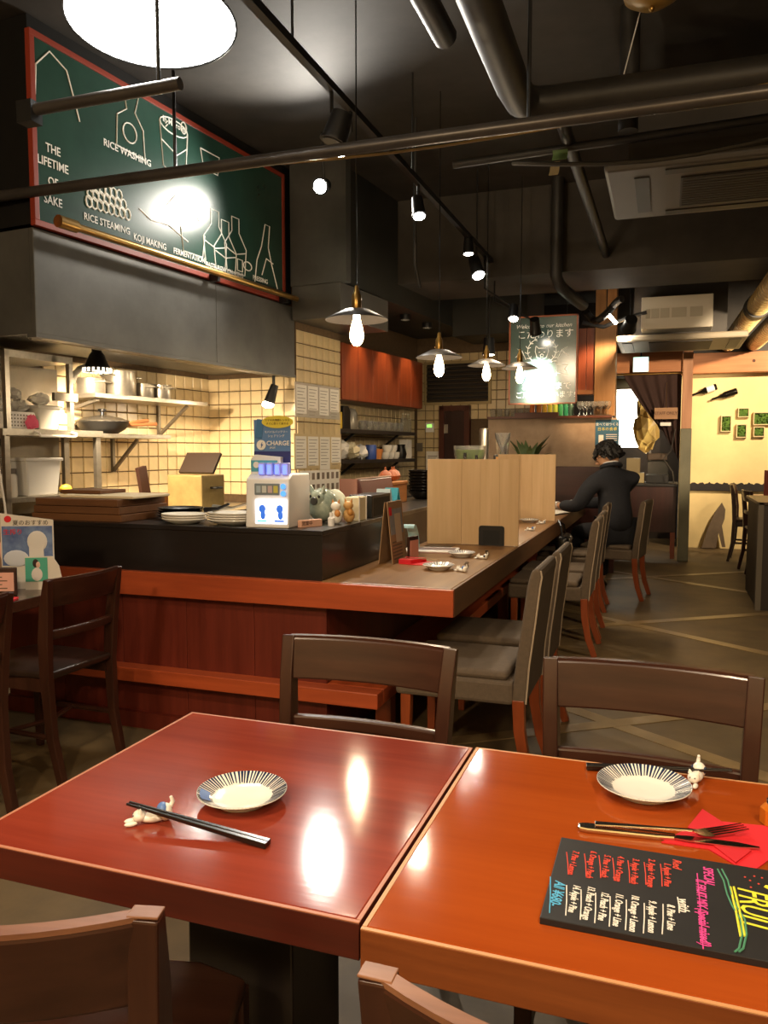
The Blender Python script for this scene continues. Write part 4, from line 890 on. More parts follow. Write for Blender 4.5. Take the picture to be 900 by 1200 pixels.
obj('bag_tie', MB().cyl((-0.05, 0, 0.38), (-0.05, 0, 3.5-bg.location.z), 0.008), BRASS, bg)
for k, (px, py, w, h, cl, lab) in enumerate(((741, 545, 0.16, 0.3, '8a7a58', 'tan carton standing on the staff desk'), (748, 558, 0.14, 0.12, 'a09068', 'small pale carton on the staff desk'))):
    q = ony(px, 565, 10.35)
    tag(obj('carton', MB().box(-w/2, w/2, -0.1, 0.1, 0, h), M('carton_%d' % k, cl, 0.7), None, (q.x, 10.35 + 0.22*(1-k), 0.905), bevel=0.004), lab, 'carton')
dk = thing('staff_desk', 'dark red panelled desk with wooden legs beside the post', 'desk', (0, 0, 0))
a = ony(690, 566, 10.06).x
obj('top', MB().box(-0.85, 0.15, 10.06, 10.75, 0.87, 0.905), BLACKMET, dk, bevel=0.004)
obj('front_panel', MB().box(-0.83, 0.13, 10.08, 10.1, 0.32, 0.87), wood('desk_red', '3f1d18', '2c120e', 'z', 0.4), dk)
for x in (-0.82, -0.32, 0.08): obj('leg', MB().box(x, x+0.05, 10.09, 10.14, 0, 0.33), ORANGELEG, dk)
for x in (-0.82, 0.08): obj('leg', MB().box(x, x+0.05, 10.68, 10.73, 0, 0.87), ORANGELEG, dk)
mn = thing('cash_register', 'dark register terminal on the staff desk', 'register', (-0.08, 10.35, 0.905))
obj('base', MB().box(-0.14, 0.12, -0.12, 0.12, 0, 0.10), BLACKPL, mn, bevel=0.006)
obj('screen', MB().cbox((0, -0.05, 0.19), (0.24, 0.02, 0.17), rx=R(-12)), M('dark_screen', '23241f', 0.2), mn)
obj('tray', MB().box(-0.13, 0.1, -0.1, 0.1, 0.28, 0.36), M('brown_tray', '4a3a2a', 0.6), mn, bevel=0.01)
tag(obj('hanging_cable', MB().tube([(0.1, 9.96, 1.55), (0.06, 9.97, 1.3), (-0.02, 9.98, 1.2), (0.08, 9.98, 1.05), (0.1, 9.98, 0.92)], 0.008, 8), PG, None), 'grey cable hanging beside the post over the staff desk', 'cable')

# ================================================================== cream wall decorations
def wall_bottle(label, pa, pb, lab):
    a = ony(*pa, 11.33); b = ony(*pb, 11.33); d = b - a; L_ = d.length
    t = thing('wall_bottle', label, 'bottle', a); t.rotation_euler = (0, 0, 0)
    ang = math.atan2(d.z, d.x); rt = (0, -ang, 0)
    r = 0.043
    obj('glass_body', MB().add(*(lambda m: ([(v[2], v[0], v[1]) for v in m.v], m.f))(MB().lathe([(0.013, 0), (0.015, L_*0.3), (0.025, L_*0.4), (r, L_*0.52), (r, L_*0.97), (r*0.8, L_), (0, L_)], n=18))), M('dark_bottle', '15120e', 0.15), t, rot=rt)
    if lab: obj('paper_label', MB().add(*(lambda m: ([(v[2], v[0], v[1]) for v in m.v], m.f))(MB().lathe([(r*1.02, L_*0.6), (r*1.03, L_*0.9)], n=18))), PAPER, t, rot=rt)
    obj('peg', MB().cyl((L_*0.7, 0, 0), (L_*0.7, 0.07, 0), 0.01), BRASS, t, rot=rt)
wall_bottle('dark bottle with white label mounted slanting on the cream wall', (811, 463), (840, 453), True)
wall_bottle('dark bottle without white label mounted slanting on the cream wall', (834, 468), (864, 458), False)
GREENM = M('moss', '5a7a2a', 0.9, var=0.5, scale=14, col2='2f4a14', bump=0.6)
for k, (x0, y0, x1, y1, lab) in enumerate(((845, 487, 857, 506, 'upright framed moss picture nearest the wall bottles'), (865, 478, 878, 489, 'small framed moss picture at the top of the cluster'), (883, 483, 904, 498, 'wide framed moss picture on the outer side of the cluster'),
                                            (863, 497, 875, 513, 'square framed moss picture under the topmost one'), (883, 500, 896, 512, 'small framed moss picture under the wide one'))):
    a = ony(x0, y0, 11.35); b = ony(x1, y1, 11.35)
    t = thing('moss_frame', lab, 'picture', ((a.x+b.x)/2, 11.4, (a.z+b.z)/2), 0, 'framed moss pictures on the cream wall')
    w = (b.x-a.x)/2; h = (a.z-b.z)/2; c = 0.012
    for f in ((-w, w, h-c, h), (-w, w, -h, -h+c), (-w, -w+c, -h+c, h-c), (w-c, w, -h+c, h-c)): obj('frame', MB().box(f[0], f[1], -0.06, 0, f[2], f[3]), M('pale_frame', 'c8ae80', 0.6), t)
    rnd = random.Random(k); mb = MB()
    for i in range(40): mb.blob((rnd.uniform(-w+c+0.01, w-c-0.01), -0.03, rnd.uniform(-h+c+0.01, h-c-0.01)), (0.018, 0.022, 0.016), 6, 4)
    obj('moss', mb, GREENM, t, kind='stuff'); obj('backing', MB().box(-w+c, w-c, -0.02, 0, -h+c, h-c), GREENM, t)
sl = thing('stone_slab', 'pointed grey stone slab with cut-out leaning against the cream wall', 'slab', (0, 11.35, 0))
pts = [(822, 642), (829, 620), (838, 600), (846, 589), (850, 597), (849, 608), (846, 616), (850, 641), (846, 641), (842, 624), (839, 642)]
poly = [ony(*q, 11.3) for q in pts]
obj('slab_body', MB().prism([(q.x, max(0, q.z)) for q in poly], -0.07, -0.03, 'y'), M('grey_stone', '6a5a48', 0.8, var=0.2, scale=6, bump=0.1), sl, smooth=False)

# tables and chairs by the cream wall
RT = thing('side_table', 'dark table with panelled end and pale runner near the cream wall', 'table', (0, 0, 0))
obj('end_panel', MB().box(0.74, 1.5, 7.05, 7.1, 0.0, 0.86), M('dark_panel_end', '2a211b', 0.5), RT)
obj('end_post', MB().box(0.72, 0.76, 7.03, 7.12, 0.0, 0.88), M('greyed_edge', '5f5648', 0.6), RT)
obj('side_panel', MB().box(0.74, 0.77, 7.1, 8.1, 0.0, 0.86), M('dark_panel_end', '2a211b', 0.5), RT)
obj('top', MB().box(0.72, 1.6, 7.03, 8.1, 0.86, 0.885), wood('dark_top', '4a3424', '382518', 'y', 0.35), RT, bevel=0.004)
WT = thing('wall_table', 'low table with pale pinkish top beside the cream wall', 'table', (1.38, 10.05, 0))
obj('top', MB().box(-0.42, 0.5, -0.4, 0.4, 0.74, 0.775), M('pale_top', 'b08a70', 0.4), WT, bevel=0.004)
for x in (-0.38, 0.44):
    for y in (-0.36, 0.32): obj('leg', MB().box(x, x+0.05, y, y+0.05, 0, 0.74), CHAIRWZ, WT)
ms = thing('menu_stand', 'red menu stand on the pale-topped table by the cream wall', 'menu stand', (1.12, 10.0, 0.775))
obj('base', MB().box(-0.05, 0.05, -0.04, 0.04, 0, 0.012), M('red_stand', '8a3a2c', 0.5), ms); obj('card', MB().box(-0.05, 0.05, -0.006, 0.006, 0.012, 0.30), M('red_stand', '8a3a2c', 0.5), ms)
# ================================================================== cafe chairs
def cafe_chair(label, loc, rz, group=None, name='dining_chair', rail=0.105, worn=False, seatm=None, bg=0.03):
    t = thing(name, label, 'chair', loc, rz, group)
    # local: sitter faces -y, back at +y; back width 0.46
    W2 = 0.215
    for s in (-1, 1):
        obj('leg', MB().sweep([(s*0.185, -0.2, 0.43), (s*0.19, -0.205, 0.0)], [0.038, 0.028], [0.038, 0.028], up=(0, 1, 0)), CHAIRWZ, t, bevel=0.003)
        pth = [(s*0.19, 0.245, 0.0), (s*0.195, 0.2, 0.2), (s*0.2, 0.185, 0.43), (s*0.207, 0.19, 0.58), (s*0.213, 0.206, 0.72), (s*0.218, 0.224, 0.818)]
        obj('back_post', MB().sweep(pth, [0.03, 0.036, 0.044, 0.05, 0.042, 0.023], 0.034, up=(1, 0, 0)), CHAIRWZ, t, bevel=0.003)
    obj('seat', MB().prism([(-0.19, 0.2), (0.19, 0.2), (0.215, 0.0), (0.205, -0.2), (0.12, -0.235), (-0.12, -0.235), (-0.205, -0.2), (-0.215, 0.0)], 0.425, 0.455, 'z'), seatm or CHAIRW, t, bevel=0.01, seg=3)
    for s in (-1, 1): obj('seat_rail', MB().box(s*0.185-0.011, s*0.185+0.011, -0.19, 0.18, 0.375, 0.426), CHAIRWZ, t)
    obj('seat_rail', MB().box(-0.18, 0.18, -0.205, -0.185, 0.375, 0.426), CHAIRW, t)
    def curved(z, h, th, bulge, yb, tilt=0.0, n=14):
        mb = MB(); vs = []
        for i in range(n+1):
            u = -1 + 2*i/n; x = W2*u; y = yb + bulge*(1-u*u)
            vs += [(x, y+th/2, z+h/2), (x, y-th/2, z+h/2), (x, y-th/2-tilt, z-h/2), (x, y+th/2-tilt, z-h/2)]
        fs = [(i*4+j, i*4+(j+1) % 4, i*4+4+(j+1) % 4, i*4+4+j) for i in range(n) for j in range(4)] + [(3, 2, 1, 0), tuple(range(n*4, n*4+4))]
        return mb.add(vs, fs)
    if worn:
        for s in (-1, 1): obj('post_cap', MB().box(s*0.218-0.017, s*0.218+0.017, 0.2125, 0.2345, 0.8175, 0.8205), WORN, t, bevel=0.001)
    tr_ = obj('top_rail', curved(0.762, rail, 0.022, bg, 0.222, 0.022), CHAIRW, t, bevel=0.005)
    obj('rail_edge', curved(0.8165, 0.006, 0.018, bg, 0.2225), WORN if worn else CHAIRW, tr_)
    obj('lower_rail', curved(0.60, 0.034, 0.022, bg*0.8, 0.192), CHAIRW, t, bevel=0.006)
    for s in (-1, 1): obj('stretcher', MB().cyl((s*0.187, -0.2, 0.2), (s*0.195, 0.2, 0.2), 0.011, n=10), CHAIRW, t)
    obj('stretcher', MB().tube([(-0.185, -0.02, 0.2), (0, 0.03, 0.2), (0.185, -0.02, 0.2)], 0.01, 8), CHAIRW, t)
    return t
GC = 'dark wooden cafe chairs'
cafe_chair('dark wooden chair tucked under the reddish table on the counter side', (-0.70, 1.63, 0), 0, GC)
cafe_chair('dark wooden chair tucked under the orange table on the counter side', (-0.03, 1.62, 0), R(-2), GC)
cafe_chair('dark wooden chair with pale worn top edge drawn up to the reddish table', (-0.765, 0.830, 0), PI + R(14), GC, worn=True, bg=0.055)
cafe_chair('dark wooden chair with pale worn top edge drawn up to the orange table', (-0.020, 0.880, 0), PI, GC, worn=True, bg=0.055)
LEA = M('dark_leather', '2b1d16', 0.35, coat=0.2)
cafe_chair('dark wooden chair with leather seat right in front of the red counter panels', (-2.38, 2.55, 0), -PI/2 - R(2), GC, seatm=LEA).scale.x = 0.88
cafe_chair('dark wooden chair with leather seat further from the counter panels at the dark side table', (-2.33, 1.91, 0), -PI/2, GC, seatm=LEA).scale.x = 0.88
cafe_chair('dark chair nearest the stone slab by the cream wall', (0.99, 10.25, 0), PI/2 - R(8), 'dark chairs by the cream wall').scale = (1.0, 1.0, 1.1)
cafe_chair('dark chair at the pale-topped table by the cream wall', (1.05, 9.3, 0), PI/2 + R(6), 'dark chairs by the cream wall').scale = (1.0, 1.0, 1.07)

# ================================================================== foreground tables
def table(label, x0, x1, y0, y1, zt, topm, edgem, linem, th=0.05):
    t = thing('dining_table', label, 'table', ((x0+x1)/2, (y0+y1)/2, 0))
    w = (x1-x0)/2; d = (y1-y0)/2
    obj('table_top', MB().box(-w+0.006, w-0.006, -d+0.006, d-0.006, zt-th, zt), topm, t, bevel=0.002)
    for nm, b in (('edge_band', (-w, w, -d, -d+0.0065)), ('edge_band', (-w, w, d-0.0065, d)), ('edge_band', (-w, -w+0.0065, -d+0.0065, d-0.0065)), ('edge_band', (w-0.0065, w, -d+0.0065, d-0.0065))):
        e = obj(nm, MB().box(b[0], b[1], b[2], b[3], zt-th, zt-0.0015), edgem, t, bevel=0.0015)
        obj('worn_edge', MB().box(b[0]+0.0005, b[1]-0.0005, b[2]+0.0005, b[3]-0.0005, zt-0.003, zt-0.0006), linem, e)
    obj('pedestal', MB().box(-0.1, 0.1, -0.05, 0.15, 0.025, zt-th-0.02), DARKBOX, t, bevel=0.004)
    obj('top_plate', MB().box(-0.2, 0.2, -0.2, 0.2, zt-th-0.02, zt-th), BLACKMET, t)
    obj('base_plate', MB().box(-0.13, 0.13, -0.08, 0.18, 0, 0.027), BLACKMET, t, bevel=0.004)
    return t
TT = 0.72
TOPR = wood('red_table_wood', '98402c', '74291c', 'x', 0.1, 0.0, 3.0, 0.03)
TOPO = wood('orange_table_wood', 'ab4f1c', '923e13', 'x', 0.1, 0.0, 3.0, 0.03)
table('reddish-brown square wooden table with plate and black chopsticks', -0.98, -0.341, 0.872, 1.487, TT, TOPR, wood('table_edge_r', '5a2014', '3f150d', 'x', 0.4, 0.2), M('worn_line', 'b07050', 0.5))
table('orange-brown square wooden table carrying the chalk drinks menu', -0.336, 0.36, 0.862, 1.492, TT, TOPO, wood('table_edge_o', '8a4a20', '6a3414', 'x', 0.45, 0.1, 8), M('worn_line2', 'c8905f', 0.5), 0.055)

# plates
def plate(label, loc, r=0.076, patch=True, name='plate'):
    t = thing(name, label, 'plate', loc, 0)
    obj('dish', MB().lathe([(0, 0.004), (r*0.5, 0.004), (r*0.52, 0.0), (r*0.56, 0.0), (r*0.6, 0.006), (r*0.86, 0.01432), (r, 0.02008), (r*0.995, 0.02168), (r*0.85, 0.01656), (r*0.66, 0.00952), (r*0.4, 0.0075), (0, 0.007)], n=48), WHITE_CER, t)
    mb = MB(); rnd = random.Random(3)
    n = 72
    for i in range(n):
        a = 2*PI*i/n + rnd.uniform(-0.015, 0.015); w = 0.0011 + 0.0010*rnd.random()
        d = Vector((math.cos(a), math.sin(a), 0)); s = Vector((-d.y, d.x, 0))
        def zs(q_): return 0.0007 + (0.00952 + (q_-0.66)/0.19*0.00704 if q_ < 0.85 else 0.01656 + (q_-0.85)/0.145*0.00512)
        r0_ = 0.62 + 0.07*rnd.random(); pr = [(max(r0_, 0.66), zs(max(r0_, 0.66))), (0.85, zs(0.85)), (0.985, zs(0.985))]
        vs = []
        for k, (rr, z) in enumerate(pr):
            ww = w*(0.6, 0.9, 1.25)[k]
            vs += [d*(r*rr) - s*ww + Vector((0, 0, z)), d*(r*rr) + s*ww + Vector((0, 0, z))]
        mb.add(vs, [(0, 1, 3, 2), (2, 3, 5, 4)])
        o_ = [d*(r*1.003) - s*w*1.2 + Vector((0, 0, 0.02104)), d*(r*1.003) + s*w*1.2 + Vector((0, 0, 0.02104)), d*(r*0.93) + s*w + Vector((0, 0, 0.01701)), d*(r*0.93) - s*w + Vector((0, 0, 0.01701))]
        mb.add(o_, [(0, 1, 2, 3)])
    obj('painted_rays', mb, NAVY, t, smooth=False, label='dark blue radiating brush strokes', kind='stuff')
    if patch:
        mb = MB()
        for i in range(5):
            a0, a1 = R(196 + i*7), R(203 + i*7)
            mb.add([(r*0.72*math.cos(a0), r*0.72*math.sin(a0), 0.0132), (r*0.72*math.cos(a1), r*0.72*math.sin(a1), 0.0132), (r*0.93*math.cos(a1), r*0.93*math.sin(a1), 0.0206), (r*0.93*math.cos(a0), r*0.93*math.sin(a0), 0.0206)], [(0, 1, 2, 3)])
        obj('blue_patch', mb, BLUEG, t, smooth=False)
    return t
c = onz(284, 939, TT)
plate('white plate with dark blue radiating strokes and a blue patch, on the reddish table', (c.x, c.y, TT), 0.074)
c = onz(754, 930, TT)
pl2 = plate('white plate with dark blue radiating strokes, on the orange table above the menu', (c.x, c.y, TT), 0.077, False)

def chopsticks(label, a, b, lift=0.0, gap=0.008):
    """pair lying from thick end b to tip a"""
    a, b = Vector(a), Vector(b); d = (b - a).normalized(); s = Vector((-d.y, d.x, 0))
    t = thing('chopsticks', label, 'chopsticks', a)
    for k in (-1, 1):
        p0 = s*k*0.0035; p1 = (b - a) + s*k*gap/2
        obj('stick', MB().sweep([p0, p0.lerp(p1, 0.5), p1], [0.0035, 0.006, 0.0085], [0.0035, 0.006, 0.0085]), M('black_lacquer', '15110f', 0.25, coat=0.3), t, bevel=0.0008)
    return t
TZ = TT
def tz(px, py, dz=0): q = onz(px, py, TT + dz); return q
chopsticks('pair of black chopsticks resting on the blue-patched cat rest', tz(150, 941, 0.028), tz(314, 989, 0.005), gap=0.0095)
a = tz(687, 898, 0.006); b = tz(858, 903, 0.02)
chopsticks('pair of black chopsticks behind the plate on the orange table', b, a)
# chopstick rests: small porcelain cats
def cat_rest(label, loc, rz, blue):
    t = thing('chopstick_rest', label, 'chopstick rest', loc, rz)
    mb = MB()
    obj('body', MB().blob((0, 0, 0.0085), (0.021, 0.011, 0.0085), 18, 10), WHITE_CER, t)
    hd = obj('head', MB().blob((-0.021, 0, 0.013), (0.0105, 0.0105, 0.0095), 16, 10), WHITE_CER, t)
    for s in (-1, 1):
        obj('ear', MB().cyl((-0.02, s*0.006, 0.02), (-0.0195, s*0.0075, 0.0265), 0.0042, 0.0008, 8), WHITE_CER, hd)
        obj('paw', MB().blob((-0.034, s*0.006, 0.004), (0.010, 0.0045, 0.004), 12, 8), WHITE_CER, t)
    obj('haunch', MB().blob((0.018, 0, 0.014), (0.011, 0.012, 0.014), 16, 10), WHITE_CER, t)
    obj('tail', MB().tube([(0.026, 0.004, 0.02), (0.03, 0.004, 0.028), (0.027, 0.003, 0.036)], [0.004, 0.0035, 0.0025], 10), WHITE_CER, t)
    if blue: obj('blue_saddle', MB().blob((0.014, 0, 0.0185), (0.0095, 0.0125, 0.011), 16, 10), BLUEG, t)
    else:
        for s in (-1, 1): obj('dark_spot', MB().blob((0.016, s*0.0105, 0.016), (0.006, 0.003, 0.006), 12, 8), NAVY, t)
    fm = MB()
    for s in (-1, 1): fm.blob((-0.030, s*0.004, 0.0155), (0.0014, 0.0012, 0.0014), 8, 6)
    obj('eyes', fm, NAVY, hd)
    return t
q = tz(180, 963)
cat_rest('white porcelain cat chopstick rest with blue back on the reddish table', (q.x, q.y, TT), R(38), True)
q = tz(816, 915)
cat_rest('white porcelain cat chopstick rest with dark spots on the orange table', (q.x, q.y, TT), R(75), False)

# napkin, knife, fork
np_ = thing('napkin', 'folded bright red paper napkin under the fork and knife', 'napkin', (0, 0, TT))
def poly_on(pxs, z=0.0): return [(onz(px, py, TT).x, onz(px, py, TT).y) for px, py in pxs]
outline = poly_on([(775, 988), (806, 972), (823, 951), (845, 964), (905, 970), (905, 1006), (886, 1020), (862, 1015), (830, 996)])
obj('lower_layer', MB().prism(outline, 0.0003, 0.0022, 'z'), RED, np_)
outline2 = poly_on([(806, 972), (823, 951), (846, 966), (880, 1000), (862, 1014), (835, 993)])
obj('upper_fold', MB().prism(outline2, 0.0023, 0.0045, 'z'), M('red_paper2', 'c81c26', 0.7), np_)
def strip_along(pts, ws, th=0.0025):
    """flat bar along world points with widths"""
    mb = MB(); vs = []; k = len(pts)
    for i, p in enumerate(pts):
        d = (pts[min(i+1, k-1)] - pts[max(i-1, 0)]); d.z = 0; d.normalize(); s = Vector((-d.y, d.x, 0))
        w = ws[i]/2
        vs += [p - s*w, p + s*w, p + s*w + Vector((0, 0, th)), p - s*w + Vector((0, 0, th))]
    fs = [(i*4+j, i*4+(j+1) % 4, i*4+4+(j+1) % 4, i*4+4+j) for i in range(k-1) for j in range(4)] + [(3, 2, 1, 0), tuple(range(k*4-4, k*4))]
    return mb.add(vs, fs)
SILVER = M('polished_cutlery', 'd0c6b6', 0.16, metal=1.0)
kn = thing('table_knife', 'polished steel table knife with thick handle lying on the red napkin', 'knife', (0, 0, 0))
P0 = tz(677, 972); P1 = tz(792, 985); P2 = tz(890, 998)
obj('handle', strip_along([P0, P0.lerp(P1, 0.1), P0.lerp(P1, 0.8), P1], [0.014, 0.021, 0.017, 0.012], 0.009), SILVER, kn, bevel=0.003)
e0 = P1 + Vector((0, 0, 0.0045)); e1 = P2 + Vector((0, 0, 0.005))
obj('blade', strip_along([e0, e0.lerp(e1, 0.15), e0.lerp(e1, 0.75), e1], [0.010, 0.016, 0.015, 0.004], 0.0016), SILVER, kn)
fk = thing('table_fork', 'polished steel fork lying across the knife with tines on the red napkin', 'fork', (0, 0, 0))
A = tz(697, 966, 0.010); B = tz(812, 974, 0.014); C = tz(832, 976, 0.008); D = tz(873, 969, 0.012)
obj('handle', strip_along([A, A.lerp(B, 0.25), A.lerp(B, 0.7), B], [0.013, 0.010, 0.006, 0.006], 0.003), SILVER, fk, bevel=0.001)
obj('neck', strip_along([B, B.lerp(C, 0.5) + Vector((0, 0, -0.002)), C], [0.006, 0.018, 0.024], 0.0022), SILVER, fk)
dd = (D - C); dd.z = 0; dd.normalize(); sd = Vector((-dd.y, dd.x, 0))
for k in range(4):
    o_ = sd*(-0.0096 + 0.0064*k)
    obj('tine', strip_along([C + o_, C.lerp(D, 0.5) + o_ + Vector((0, 0, -0.0006)), D + o_*0.95], [0.0042, 0.0036, 0.0016], 0.0018), SILVER, fk)
# chalk menu board
mbd = thing('menu_board', 'black chalk drinks menu board with coloured handwriting on the orange table', 'menu board', (0, 0, TT))
X0, X1, Y0, Y1 = -0.131, 0.30, 0.943, 1.158
obj('slate', MB().box(X0, X1, Y0, Y1, 0, 0.009), M('slate_black', '1c1a19', 0.6, var=0.2, scale=12), mbd, bevel=0.001)
CR, CWH, CP, CBL, CG, CY_ = (M('chalk_'+n, c_, 0.85) for n, c_ in (('red', 'd84a3a'), ('white', 'efeae0'), ('pink', 'e44a9a'), ('blue', '5ab4e0'), ('green', '4a8a6a'), ('yellow', 'e0dc3a')))
MR = (0, 0, -PI/2)
def mt(s, px, py, size, mat, **k):
    q = onz(px, py, TT+0.009); return text(s, size, mat, mbd, (q.x, q.y, 0.0095), MR, shear=0.25, offset=0.0002, ext=0.0002, **k)
def mline(p0, p1, mat, r=0.0008):
    a = onz(*p0, TT+0.009); b = onz(*p1, TT+0.009)
    obj('chalk_line', MB().tube([(a.x, a.y, 0.0094), ((a.x+b.x)/2+0.0006, (a.y+b.y)/2, 0.0094), (b.x, b.y, 0.0094)], r, 5), mat, mbd)
reds = ['1. Apple + Pine', '2. Apple + Orange', '3. Apple + Peach', '4. Pine + Orange', '5. Pine + Peach', '6. Orange + Peach', '7. Pine + Lemon']
rp = [(782, 1025), (763, 1023), (744, 1021), (726, 1018), (710, 1015), (693, 1013), (672, 1011)]
for s, (px, py) in zip(reds, rp): mt(s, px, py, 0.0128, CR, xs=0.78); mline((px-8, py-12), (px-6, py+14), CR)
whites = ['8. Pine + Lime', '9. Apple + Lemon', '10. Orange + Lemon', '11. Orange + Lime', '12. Peach + Pine', '13. Peach + Orange', '14. Apple + Pine']
wp = [(786, 1075), (764, 1074), (743, 1070), (724, 1066), (707, 1062), (690, 1058), (673, 1053)]
for s, (px, py) in zip(whites, wp): mt(s, px, py, 0.0135, CWH, xs=0.72); mline((px-9, py-15), (px-10, py+20), CWH)
mt('Red', 793, 1013, 0.016, CR); mt('with', 801, 1061, 0.018, CWH); mline((794, 1052), (796, 1070), CWH)
mt('SPECIAL', 830, 1027, 0.018, CP, xs=0.75); mt('0. FRUIT MIX (Special mixed!)', 823, 1067, 0.017, CP, xs=0.72); mline((817, 1024), (824, 1112), CP)
mt('FRUIT', 884, 1065, 0.052, CY_, xs=0.72, spacing=0.95); mline((856, 1040), (868, 1098), CY_, 0.0016); mline((860, 1040), (873, 1098), CY_, 0.0016)
mt('All ¥680-', 653, 1047, 0.020, CBL, xs=0.8); mline((645, 1028), (644, 1070), CBL)
w_ = MB(); pts = [(841, 1019), (848, 1032), (852, 1048), (858, 1062), (868, 1078), (870, 1095), (866, 1112), (861, 1116)]
for dx in (0, 5): w_.tube([(onz(px+dx, py, TT+0.009).x, onz(px+dx, py, TT+0.009).y, 0.0094) for px, py in pts], 0.0013, 5)
obj('chalk_wave', w_, CG, mbd)
dm = MB()
for k, (px, py) in enumerate(((873, 1028), (879, 1032), (884, 1027), (889, 1036), (880, 1040), (893, 1029))):
    q = onz(px, py, TT+0.009); dm.cyl((q.x, q.y, 0.009), (q.x, q.y, 0.0096), 0.0014, n=6)
obj('chalk_dots', dm, CR, mbd); q = onz(900, 1040, TT+0.009); obj('chalk_star', MB().cyl((q.x, q.y, 0.009), (q.x, q.y, 0.0097), 0.005, n=5), CY_, mbd)
# orange bottle at the frame edge
q = tz(904, 966)
ob = thing('sauce_bottle', 'small amber sauce bottle with black cap beside the red napkin', 'bottle', (q.x+0.004, q.y, TT))
obj('body', MB().lathe([(0.018, 0), (0.021, 0.003), (0.021, 0.026), (0.014, 0.034), (0, 0.034)], n=8), M('amber_glass', 'd8781c', 0.15, trans=0.3), ob)
obj('cap', MB().lathe([(0.012, 0.034), (0.012, 0.04), (0, 0.04)], n=16), BLACKPL, ob)
# ================================================================== things on the raised shelf
def cr(px, py): q = onz(px, py, RZ); return q.x, q.y
crt = thing('wooden_crate', 'shallow wooden crates stacked at the wall end of the serving shelf', 'crate', (-2.66, 3.29, RZ))
CW = wood('crate_wood', '6e4728', '55351c', 'x', 0.6)
for k in range(3):
    obj('crate_tray', MB().box(-0.28 + 0.012*k, 0.25 - 0.01*k, -0.19, 0.19, k*0.036, k*0.036+0.034), CW, crt, bevel=0.003)
bd = thing('cutting_board', 'pale cream cutting board lying on the stacked wooden crates', 'board', (-2.62, 3.30, RZ+0.107))
obj('slab', MB().box(-0.19, 0.24, -0.15, 0.15, 0, 0.014), M('cream_board', 'e0cfae', 0.5), bd, bevel=0.004)
tag(obj('brown_board', MB().box(-0.15, 0.1, -0.1, 0.1, 0, 0.018), CW, None, (-2.74, 3.34, RZ+0.122), bevel=0.003), 'short brown board lying on the pale cutting board', 'board')
for k in range(4):
    tag(obj('black_tray', MB().lathe([(0.07, 0), (0.09, 0.008), (0.11, 0.02), (0.107, 0.021), (0.08, 0.006), (0, 0.004)], n=24, sx=1.1), M('black_lacquer', '15110f', 0.25, coat=0.3), None, (-2.275 + 0.006*(k % 2), 3.382, RZ + k*0.012)), in_stack(k, 4) + ' black dish in the stack beside the wooden crates', 'dish', 'stack of black dishes')
def oval_plates(n, x, y, r, label, group):
    me = MB().lathe([(r*0.55, 0), (r*0.6, 0.002), (r*0.9, 0.014), (r, 0.022), (r*0.99, 0.025), (r*0.85, 0.018), (r*0.55, 0.007), (0, 0.006)], n=40, sx=1.25).mesh('serving_plate'); me.materials.append(WHITE_CER)
    for k in range(n): tag(obj('serving_plate', me, None, None, (x, y, RZ + k*0.0105)), in_stack(k, n) + ' ' + label, 'plate', group)
oval_plates(3, -2.112, 3.17, 0.088, 'white oval plate in the shorter stack beside the black dishes', 'short stack of white plates')
oval_plates(4, -1.872, 3.20, 0.098, 'white oval plate in the taller stack beside the charging kiosk', 'tall stack of white plates')
tag(obj('serving_spoon', MB().tube([(-0.1, 0, 0.0), (0, 0.01, 0.004), (0.09, 0.02, 0.03)], [0.018, 0.006, 0.005], 10), STEEL, None, (-1.88, 3.21, RZ+0.07)), 'steel serving spoon lying on the taller plate stack', 'spoon')
tag(obj('black_tongs', MB().tube([(-0.07, 0, 0), (0, 0, 0.006), (0.06, 0, 0.03)], [0.012, 0.008, 0.006], 10), BLACKPL, None, (-1.93, 3.17, RZ+0.066)), 'black tong handle lying on the plates', 'tongs')
# charging kiosk
kx0, ky0 = -1.735, 3.075
kk = thing('charging_kiosk', 'white phone battery charging kiosk with lit screen and blue sign on the serving shelf', 'kiosk', (kx0, ky0, RZ), R(4))
KW = 0.205
obj('body', MB().prism([(0, 0), (0.26, 0), (0.26, 0.235), (0.05, 0.235), (0.012, 0.215)], 0, KW, 'x'), WHITEP, kk, bevel=0.008, seg=3)
obj('screen', MB().box(0.05, KW-0.008, -0.003, 0.002, 0.02, 0.125), M('lit_screen', 'ffffff', 0.3, emit='e8f0ff', estr=1.8), kk)
SB = M('screen_blue', '2f62c0', 0.4, emit='2f62c0', estr=0.8); ST = M('screen_teal', '60c8c8', 0.4, emit='60c8c8', estr=0.8)
for k, x in enumerate((0.083, 0.165)):
    obj('screen_figure', MB().blob((x, -0.004, 0.085), (0.016, 0.0015, 0.018), 12, 8).blob((x+0.003, -0.004, 0.058), (0.012, 0.0015, 0.02), 12, 8), SB, kk)
    obj('screen_caption', MB().box(x-0.025, x+0.02, -0.0045, -0.003, 0.028, 0.036), ST if k == 0 else SB, kk)
pn = obj('slot_panel', MB().box(0.045, KW-0.045, -0.0005, 0.02, 0.145, 0.195), M('panel_grey', '7a8488', 0.3), kk, bevel=0.003)
for i in range(4):
    obj('slot_icon', MB().box(0.055+i*0.027, 0.075+i*0.027, -0.002, 0.001, 0.155, 0.185), M('icon%d' % i, ('a8b6c0', 'c8ccc8', 'c8b0b0', 'c8c060')[i], 0.4), pn)
for z in (0.183, 0.152): obj('round_button', MB().cyl((KW-0.024, -0.004, z), (KW-0.024, 0.0, z), 0.012, n=20), M('button_blue', '58a0e8', 0.3, emit='58a0e8', estr=0.8), kk)
